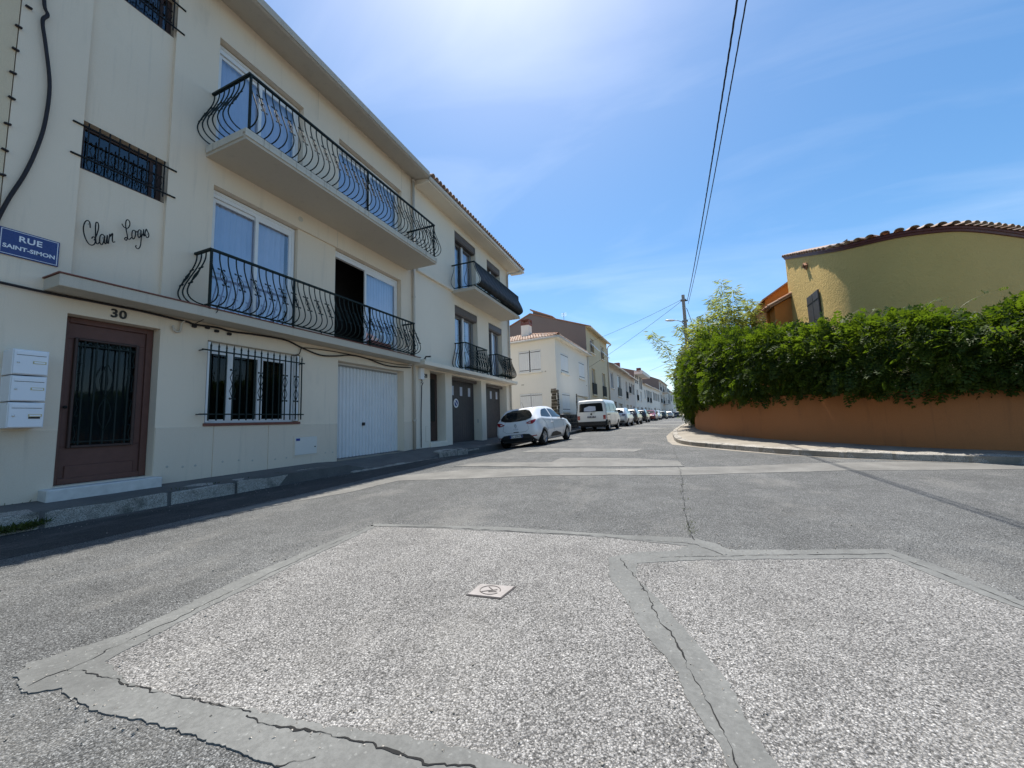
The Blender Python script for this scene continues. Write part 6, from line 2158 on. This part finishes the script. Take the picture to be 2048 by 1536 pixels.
def decal(bvh, poly, axis, mat, name, off=.006, sub=.09, mirror=False):
    """outline in the side (y,z) or rear/front (x,z) view laid on the body surface"""
    bm = bmesh.new()
    f = bm.faces.new([bm.verts.new((a, b, 0)) for a, b in poly])
    bmesh.ops.triangulate(bm, faces=[f])
    for _ in range(6):
        es = [e for e in bm.edges if e.calc_length() > sub]
        if not es:
            break
        bmesh.ops.subdivide_edges(bm, edges=es, cuts=1)
        bmesh.ops.triangulate(bm, faces=bm.faces[:])
    dead = []
    for v in bm.verts:
        a, b = v.co.x, v.co.y
        o_, d_ = {'rear': (Vector((a, -6, b)), Vector((0, 1, 0))), 'front': (Vector((a, 6, b)), Vector((0, -1, 0))), 'right': (Vector((4, a, b)), Vector((-1, 0, 0))), 'left': (Vector((-4, a, b)), Vector((1, 0, 0)))}[axis]
        hit = bvh.ray_cast(o_, d_)
        if hit[0] is None:
            dead.append(v)
        else:
            nn = hit[1]
            if nn.dot(d_) > 0:
                nn = -nn
            v.co = hit[0] + nn * off
    bmesh.ops.delete(bm, geom=dead, context='VERTS')
    bmesh.ops.recalc_face_normals(bm, faces=bm.faces)
    me = bpy.data.meshes.new(name)
    bm.to_mesh(me)
    bm.free()
    # face outward
    s = Vector((0, 0, 0))
    for p in me.polygons:
        s += p.normal * p.area
    want = {'rear': Vector((0, -1, 0)), 'front': Vector((0, 1, 0)), 'right': Vector((1, 0, 0)), 'left': Vector((-1, 0, 0))}[axis]
    if s.dot(want) < 0:
        me.flip_normals()
    me.materials.append(M[mat])
    me.polygons.foreach_set('use_smooth', [True] * len(me.polygons))
    return me

def wheel_meshes(r, w):
    t = MB()
    t.lathe([(r * .62, -w / 2), (r * .88, -w / 2), (r * .97, -w * .40), (r, -w * .22), (r, w * .22), (r * .97, w * .40), (r * .88, w / 2), (r * .62, w / 2), (r * .60, w * .2), (r * .60, -w * .2), (r * .62, -w / 2)], 28, (0, 0, 0), 'x', False)
    tm = t.mesh('tyre', 'rubber', smooth=True)
    m = MB()
    m.lathe([(r * .64, w * .30), (r * .66, w * .49), (r * .60, w * .49), (r * .56, w * .30)], 28, (0, 0, 0), 'x', False)
    m.lathe([(r * .60, w * .22), (r * .60, w * .24)], 24, (0, 0, 0), 'x')
    m.lathe([(r * .16, w * .24), (r * .14, w * .46)], 14, (0, 0, 0), 'x')
    for k in range(5):
        a = 2 * PI * k / 5
        ca, sa = math.cos(a), math.sin(a)
        vs = []
        for (rad, hw, x) in ((.10, .075, .44), (.60, .045, .46)):
            for s_ in (-1, 1):
                for xx in (w * .26, w * x):
                    u, v_ = rad * r, s_ * hw * r * 2
                    vs.append((xx, u * ca - v_ * sa, u * sa + v_ * ca))
        m.add(vs, [(0, 1, 3, 2), (4, 6, 7, 5), (0, 4, 5, 1), (2, 3, 7, 6), (1, 5, 7, 3), (0, 2, 6, 4)])
    rm = m.mesh('rim', 'rim', smooth=False)
    return tm, rm

CLIO = [(-1.90, (.52, .34), (.66, .58), (.62, .74), (.54, .80), .83), (-1.86, (.62, .27), (.775, .60), (.735, .86), (.60, .93), .96), (-1.74, (.70, .22), (.845, .60), (.795, .97), (.635, 1.10), 1.13), (-1.50, (.74, .20), (.866, .60), (.80, 1.01), (.615, 1.30), 1.34),
        (-1.15, (.76, .19), (.868, .60), (.80, 1.00), (.585, 1.40), 1.435), (-.45, (.76, .18), (.862, .60), (.815, .955), (.585, 1.425), 1.455), (.30, (.76, .18), (.862, .60), (.825, .925), (.575, 1.385), 1.42), (.72, (.76, .18), (.864, .60), (.828, .91), (.58, 1.23), 1.27),
        (1.12, (.76, .18), (.866, .60), (.82, .90), (.66, .985), 1.01), (1.60, (.74, .19), (.862, .58), (.79, .83), (.60, .90), .925), (1.95, (.70, .22), (.80, .55), (.70, .71), (.50, .77), .79), (2.12, (.55, .30), (.60, .50), (.55, .58), (.40, .62), .63)]
VAN = [(-2.30, (.74, .50), (.86, .78), (.85, 1.15), (.74, 1.74), 1.78), (-2.25, (.82, .42), (.905, .78), (.895, 1.16), (.775, 1.84), 1.89), (-2.05, (.84, .34), (.918, .72), (.908, 1.16), (.785, 1.875), 1.935), (-1.0, (.84, .30), (.92, .70), (.91, 1.16), (.785, 1.88), 1.94), (.6, (.84, .30), (.92, .70), (.91, 1.15), (.78, 1.875), 1.94),
       (1.10, (.84, .30), (.92, .70), (.91, 1.14), (.76, 1.80), 1.86), (1.50, (.84, .30), (.915, .70), (.90, 1.12), (.73, 1.48), 1.53), (1.85, (.82, .32), (.91, .68), (.88, 1.04), (.74, 1.12), 1.15), (2.22, (.78, .36), (.88, .64), (.84, .88), (.68, .95), .97), (2.40, (.62, .42), (.70, .58), (.66, .70), (.52, .76), .77)]
SUV = [(y, (a[0] * 1.04, a[1] + .05), (b[0] * 1.045, b[1] + .06), (c[0] * 1.045, c[1] + .06), (d_[0] * 1.06, d_[1] * 1.06), z_ * 1.06) for (y, a, b, c, d_, z_) in CLIO]
SUV = [(s_[0] * 1.04,) + s_[1:] for s_ in SUV]

def plate(parent, txt, pos, w=.50, h=.105, rz=0, dark=False):
    p = MB().box((-w / 2, -.008, -h / 2), (w / 2, .0, h / 2)).build('number_plate', 'black' if dark else 'plate', parent, bevel=.003)
    p.location = pos
    p.rotation_euler = (0, 0, rz)
    if txt:
        link('lettering', text_mesh(txt, 'white_print' if dark else 'dark_print', h * .98, .0006, bold=.0015), p, (.012, -.0088, 0), ROT_NY)
        if not dark:
            MB().box((-w / 2 + .002, -.0092, -h / 2 + .004), (-w / 2 + .045, -.0082, h / 2 - .004)).build('blue_band', 'blue_print', p)
            MB().box((w / 2 - .045, -.0092, -h / 2 + .004), (w / 2 - .002, -.0082, h / 2 - .004)).build('blue_band', 'blue_print', p)
    return p

def place(r, ax, ay, heading, wheels):
    """set a car on the road: rear axle middle at ax, ay; heading degrees to the right of +y"""
    a = -R(heading)
    F = Vector((-math.sin(a), math.cos(a)))
    Rt = Vector((F.y, -F.x))
    c = Vector((ax, ay)) - F * wheels[0]
    def g(p):
        return zr(p.x, p.y)
    zl, zr_ = g(c - Rt * .75), g(c + Rt * .75)
    zb, zf = g(c + F * wheels[0]), g(c + F * wheels[1])
    z = (zl + zr_) / 2
    r.location = (c.x, c.y, z - .004)
    roll = -math.atan2(zr_ - zl, 1.5)
    pitch = math.atan2(zf - zb, wheels[1] - wheels[0])
    r.rotation_euler = (Matrix.Rotation(a, 3, 'Z') @ Matrix.Rotation(pitch, 3, 'X') @ Matrix.Rotation(roll, 3, 'Y')).to_euler()

def add_wheels(r, wheels, wr, tw, track):
    tm, rm = wheel_meshes(wr, tw)
    for wy in wheels:
        for sg in (-1, 1):
            o = link('wheel', tm, r, (sg * track / 2, wy, wr), (0, 0, 0 if sg > 0 else PI))
            link('rim', rm, o)

def mirrors(r, y, z, x, mat):
    for sg in (-1, 1):
        m = MB()
        m.box((-.10, -.06, -.075), (.10, .07, .075))
        o = m.build('door_mirror', mat, r, bevel=.03, smooth=True)
        o.location = (sg * (x + .09), y, z)
        MB().box((sg * (x - .03), y - .03, z - .06), (sg * (x + .01), y + .03, z - .02)).build('mirror_arm', mat, r)

def seam(r, bvh, pts, axis, name='panel_gap', w=.006):
    P = []
    for (a, b), (c, d_) in zip(pts, pts[1:]):
        k = max(2, int(math.hypot(c - a, d_ - b) / .06))
        P += [(a + (c - a) * i / k, b + (d_ - b) * i / k) for i in range(k)]
    P.append(pts[-1])
    Q = []
    for a, b in P:
        o_, d_ = (Vector((4, a, b)), Vector((-1, 0, 0))) if axis == 'right' else ((Vector((-4, a, b)), Vector((1, 0, 0))) if axis == 'left' else (Vector((a, -6, b)), Vector((0, 1, 0))))
        h = bvh.ray_cast(o_, d_)
        if h[0] is not None:
            Q.append(h[0] + (-d_) * .001)
    if len(Q) > 1:
        MB().tube(Q, w * .5, 4).build(name, 'black', r)

# ---- the white hatchback
WH_ = (-1.295, 1.295)
car = root('parked_car', (0, 0, 0), 'white five-door hatchback parked at the kerb, nearest of the parked cars', 'car', group='cars parked along the left kerb')
me, bv = car_body(CLIO, WH_, .31, 'car_white')
link('body', me, car)
link('rear_window', decal(bv, [(-.60, 1.02), (-.63, 1.10), (-.57, 1.20), (-.46, 1.30), (-.25, 1.355), (.25, 1.355), (.46, 1.30), (.57, 1.20), (.63, 1.10), (.60, 1.02), (.42, .965), (.2, .945), (-.2, .945), (-.42, .965)], 'rear', 'car_glass', 'rear_window', .008), car)
for sg in (-1, 1):
    link('tail_light', decal(bv, [(sg * .42, .855), (sg * .50, .83), (sg * .66, .81), (sg * .74, .86), (sg * .78, .95), (sg * .72, .955), (sg * .55, .92)], 'rear', 'tail', 'tail_light', .012, .05), car)
    link('tail_light_inner', decal(bv, [(sg * .50, .87), (sg * .60, .85), (sg * .60, .89), (sg * .53, .89)], 'rear', 'lampclear', 'tail_light_inner', .018, .05), car)
    link('reflector', decal(bv, [(sg * .60, .38), (sg * .76, .39), (sg * .76, .42), (sg * .60, .41)], 'rear', 'tail', 'reflector', .010, .05), car)
    sd_ = 'right' if sg > 0 else 'left'
    link('side_window', decal(bv, [(-1.28, 1.06), (-1.22, 1.14), (-1.0, 1.28), (-.85, 1.325), (-.42, 1.355), (-.36, 1.02), (-.8, 1.03)], sd_, 'car_glass', 'side_window', .007, .08), car)
    link('side_window', decal(bv, [(-.30, 1.355), (.20, 1.325), (.55, 1.20), (.86, 1.02), (.78, .985), (-.24, 1.01)], sd_, 'car_glass', 'side_window', .007, .08), car)
    link('side_trim', decal(bv, [(-.62, .30), (-.50, .42), (-.1, .45), (.45, .36), (.62, .27), (-.55, .27)], sd_, 'black', 'side_trim', .010, .08), car)
    seam(car, bv, [(-.33, 1.0), (-.33, .5), (-.36, .28)], sd_)
    seam(car, bv, [(.80, .97), (.84, .6), (.78, .28)], sd_)
    seam(car, bv, [(-1.30, 1.03), (-1.05, .82), (-.92, .45), (-.86, .28)], sd_)
    MB().box((sg * .855, -.52, .80), (sg * .895, -.36, .825)).build('door_handle', 'car_white', car, bevel=.006)
    seam(car, bv, [(sg * .40, .955), (sg * .46, .86), (sg * .52, .66), (sg * .40, .575)], 'rear')
seam(car, bv, [(-.40, .575), (0, .55), (.40, .575)], 'rear')
link('rear_bumper_insert', decal(bv, [(-.70, .29), (-.62, .40), (-.50, .475), (-.30, .49), (.30, .49), (.50, .475), (.62, .40), (.72, .24), (.4, .20), (-.4, .20), (-.72, .24)], 'rear', 'black', 'rear_bumper_insert', .010, .08), car)
plate(car, 'FC-230-FB', (0, -1.925, .425))
MB().box((-.10, -1.905, .56), (.10, -1.87, .585)).build('boot_handle', 'black', car)
em = MB()
y_ = bv.ray_cast(Vector((0, -6, .80)), Vector((0, 1, 0)))[0].y - .008
em.tube([(0, y_, .865), (.038, y_, .795), (0, y_, .725), (-.038, y_, .795), (0, y_, .865)], .0095, 5)
em.build('emblem', 'alu', car)
link('lettering', text_mesh('CLIO', 'alu', .055, .002, sp=1.6), car, (0, bv.ray_cast(Vector((0, -6, .67)), Vector((0, 1, 0)))[0].y - .006, .668), ROT_NY)
MB().tube([(0, -1.0, 1.44), (-.01, -1.12, 1.66)], .005, 5).build('aerial', 'black', car)
MB().tube([(0, bv.ray_cast(Vector((0, -6, .965)), Vector((0, 1, 0)))[0].y - .02, .965), (.22, bv.ray_cast(Vector((.22, -6, 1.02)), Vector((0, 1, 0)))[0].y - .02, 1.02)], .009, 5).build('rear_wiper', 'black', car)
MB().prism([(-1.30, 1.425), (-1.46, 1.365), (-1.47, 1.345), (-1.2, 1.40)], -.50, .50, 'x').build('spoiler', 'car_white', car, bevel=.005)
link('front_windscreen', decal(bv, [(-.60, 1.02), (-.52, 1.32), (.52, 1.32), (.60, 1.02)], 'front', 'car_glass', 'front_windscreen', .008), car)
mirrors(car, .74, 1.0, .80, 'black')
add_wheels(car, WH_, .31, .195, 1.50)
MB().box((-.66, -1.70, .19), (.66, 1.85, .26)).build('underbody', 'black', car)
MB().box((-.55, -1.875, .20), (.55, -1.65, .36)).build('rear_valance', 'black', car, bevel=.02)
place(car, -4.86, 13.15, 4.5, WH_)

# ---- the cream van
WV = (-1.46, 1.46)
van = root('parked_van', (0, 0, 0), 'cream white passenger van parked beyond the white hatchback', 'van', group='cars parked along the left kerb')
me, bv = car_body(VAN, WV, .325, 'van_white')
link('body', me, van)
link('rear_window', decal(bv, [(-.74, 1.20), (-.70, 1.66), (-.62, 1.72), (.62, 1.72), (.70, 1.66), (.74, 1.20)], 'rear', 'car_glass', 'rear_window', .010), van)
link('spare_load', decal(bv, [(-.45, 1.25), (-.42, 1.45), (-.1, 1.55), (.28, 1.52), (.3, 1.28), (.1, 1.22)], 'rear', 'curtain', 'spare_load', .013, .08), van)
for sg in (-1, 1):
    sd_ = 'right' if sg > 0 else 'left'
    link('tail_light', decal(bv, [(sg * .72, .72), (sg * .72, .97), (sg * .87, .97), (sg * .87, .72)], 'rear', 'tail', 'tail_light', .016, .05), van)
    link('tail_light_side', decal(bv, [(-2.22, .72), (-2.22, .97), (-2.06, .97), (-2.06, .72)], sd_, 'tail', 'tail_light_side', .012, .05), van)
    link('side_window', decal(bv, [(-2.08, 1.22), (-2.02, 1.66), (-1.15, 1.70), (-1.15, 1.22)], sd_, 'car_glass', 'side_window', .008, .09), van)
    link('side_window', decal(bv, [(-1.05, 1.22), (-1.05, 1.70), (.20, 1.70), (.20, 1.22)], sd_, 'car_glass', 'side_window', .008, .09), van)
    link('side_window', decal(bv, [(.30, 1.22), (.30, 1.69), (.85, 1.66), (1.35, 1.22)], sd_, 'car_glass', 'side_window', .008, .09), van)
    link('side_rail', decal(bv, [(-2.0, .98), (-2.0, 1.03), (-1.2, 1.03), (-1.2, .98)], sd_, 'black', 'side_rail', .008, .09), van)
    seam(van, bv, [(.25, 1.7), (.25, .36)], sd_)
    seam(van, bv, [(-1.10, 1.7), (-1.10, .36)], sd_)
MB().box((-.88, -2.36, .34), (.88, -2.15, .60)).build('rear_bumper', 'black', van, bevel=.02)
for sg in (-1, 1):
    MB().box((sg * .84, -2.30, .36), (sg * .935, -1.85, .70)).build('bumper_corner', 'black', van, bevel=.02)
plate(van, 'CC 494 TN', (.02, -2.335, .88), .54, .11, dark=True)
link('emblem', MB().lathe([(.055, 0), (.055, .012)], 16, (0, 0, 0), 'y').mesh('emblem', 'black'), van, (0, -2.325, 1.05))
MB().tube([(.0, -2.32, 1.22), (.30, -2.30, 1.26)], .010, 5).build('rear_wiper', 'black', van)
MB().box((-.02, -2.33, 1.12), (.22, -2.30, 1.14)).build('tailgate_handle', 'black', van)
link('front_windscreen', decal(bv, [(-.74, 1.18), (-.64, 1.68), (.64, 1.68), (.74, 1.18)], 'front', 'car_glass', 'front_windscreen', .010), van)
mirrors(van, 1.42, 1.25, .88, 'black')
add_wheels(van, WV, .325, .205, 1.56)
MB().box((-.74, -2.0, .26), (.74, 2.1, .33)).build('underbody', 'black', van)
place(van, -4.10, 24.05, 4.2, WV)

# ---- the rest of the row: one hatchback pattern, copied and recoloured
def hatch(label, mat, base, taillight='tail', plate_txt=''):
    r = root('parked_car', (0, 0, 0), label, 'car', group='cars parked along the left kerb')
    me, bv = base
    me = me.copy()
    me.materials.clear()
    me.materials.append(M[mat])
    link('body', me, r)
    return r
SB = car_body(SUV, WH_, .33, 'car_silver')
SH = {}
bv = SB[1]
SH['rear_window'] = [decal(bv, [(-.60, 1.10), (-.52, 1.36), (.52, 1.36), (.60, 1.10)], 'rear', 'car_glass', 'rear_window', .010)]
SH['tail_light'] = [decal(bv, [(sg * .48, .90), (sg * .70, .88), (sg * .78, 1.0), (sg * .50, .98)], 'rear', 'taildark', 'tail_light', .014, .06) for sg in (-1, 1)]
SH['side_window'] = [decal(bv, p, sd_, 'car_glass', 'side_window', .008, .09) for sd_ in ('left', 'right') for p in ([(-1.35, 1.12), (-1.1, 1.30), (-.42, 1.43), (-.36, 1.08)], [(-.30, 1.43), (.25, 1.40), (.60, 1.26), (.88, 1.08), (-.24, 1.07)])]
SH['rear_bumper'] = [decal(bv, [(-.70, .36), (-.64, .50), (.64, .50), (.70, .36)], 'rear', 'black', 'rear_bumper', .012)]
SH['front_windscreen'] = [decal(bv, [(-.62, 1.09), (-.53, 1.40), (.53, 1.40), (.62, 1.09)], 'front', 'car_glass', 'front_windscreen', .010)]
SH['headlight'] = [decal(bv, [(sg * .45, .70), (sg * .68, .72), (sg * .68, .82), (sg * .5, .80)], 'front', 'lampclear', 'headlight', .014, .06) for sg in (-1, 1)]
SH['front_grille'] = [decal(bv, [(-.40, .42), (-.40, .62), (.40, .62), (.40, .42)], 'front', 'black', 'front_grille', .012)]
TM, RM = wheel_meshes(.33, .21)
pl_me = MB().box((-.26, -.008, -.055), (.26, 0, .055)).mesh('number_plate', 'plate')
def hatch_at(label, mat, t, off, flip=False, hd=3.8):
    r = hatch(label, mat, SB)
    for k, ms in SH.items():
        for mm in ms:
            link(k, mm, r)
    for wy in WH_:
        for sg in (-1, 1):
            o = link('wheel', TM, r, (sg * .77, wy, .33), (0, 0, 0 if sg > 0 else PI))
            link('rim', RM, o)
    link('number_plate', pl_me, r, (0, -1.99, .62))
    MB().box((-.66, -1.70, .24), (.66, 1.85, .30)).build('underbody', 'black', r)
    mirrors(r, .76, 1.06, .83, mat)
    p = far_pt(t, off)
    place(r, p.x, p.y, hd, WH_)
    if flip:
        r.rotation_euler.z += PI
    return r
hatch_at('silver-blue hatchback parked directly beyond the cream van', 'car_silver', 9.2, 2.05)
hatch_at('dark olive car parked beyond the silver-blue hatchback', 'car_olive', 14.6, 2.2)
hatch_at('black hatchback parked beyond the dark olive car', 'car_black', 23.2, 2.15)
hatch_at('red car with pale roof facing the viewer down the street', 'car_red', 33.5, 2.3, True)
hatch_at('pale grey car parked behind the red one', 'car_grey', 41.0, 2.3, True, 5)
hatch_at('dark teal car among the far parked cars', 'car_green', 52.0, 2.3, False, 5.2)
hatch_at('pale car almost at the end of the parked row', 'car_grey', 66.0, 2.4, False, 5.2)
hatch_at('last dark car of the parked row', 'car_black', 84.0, 2.6, False, 5.2)
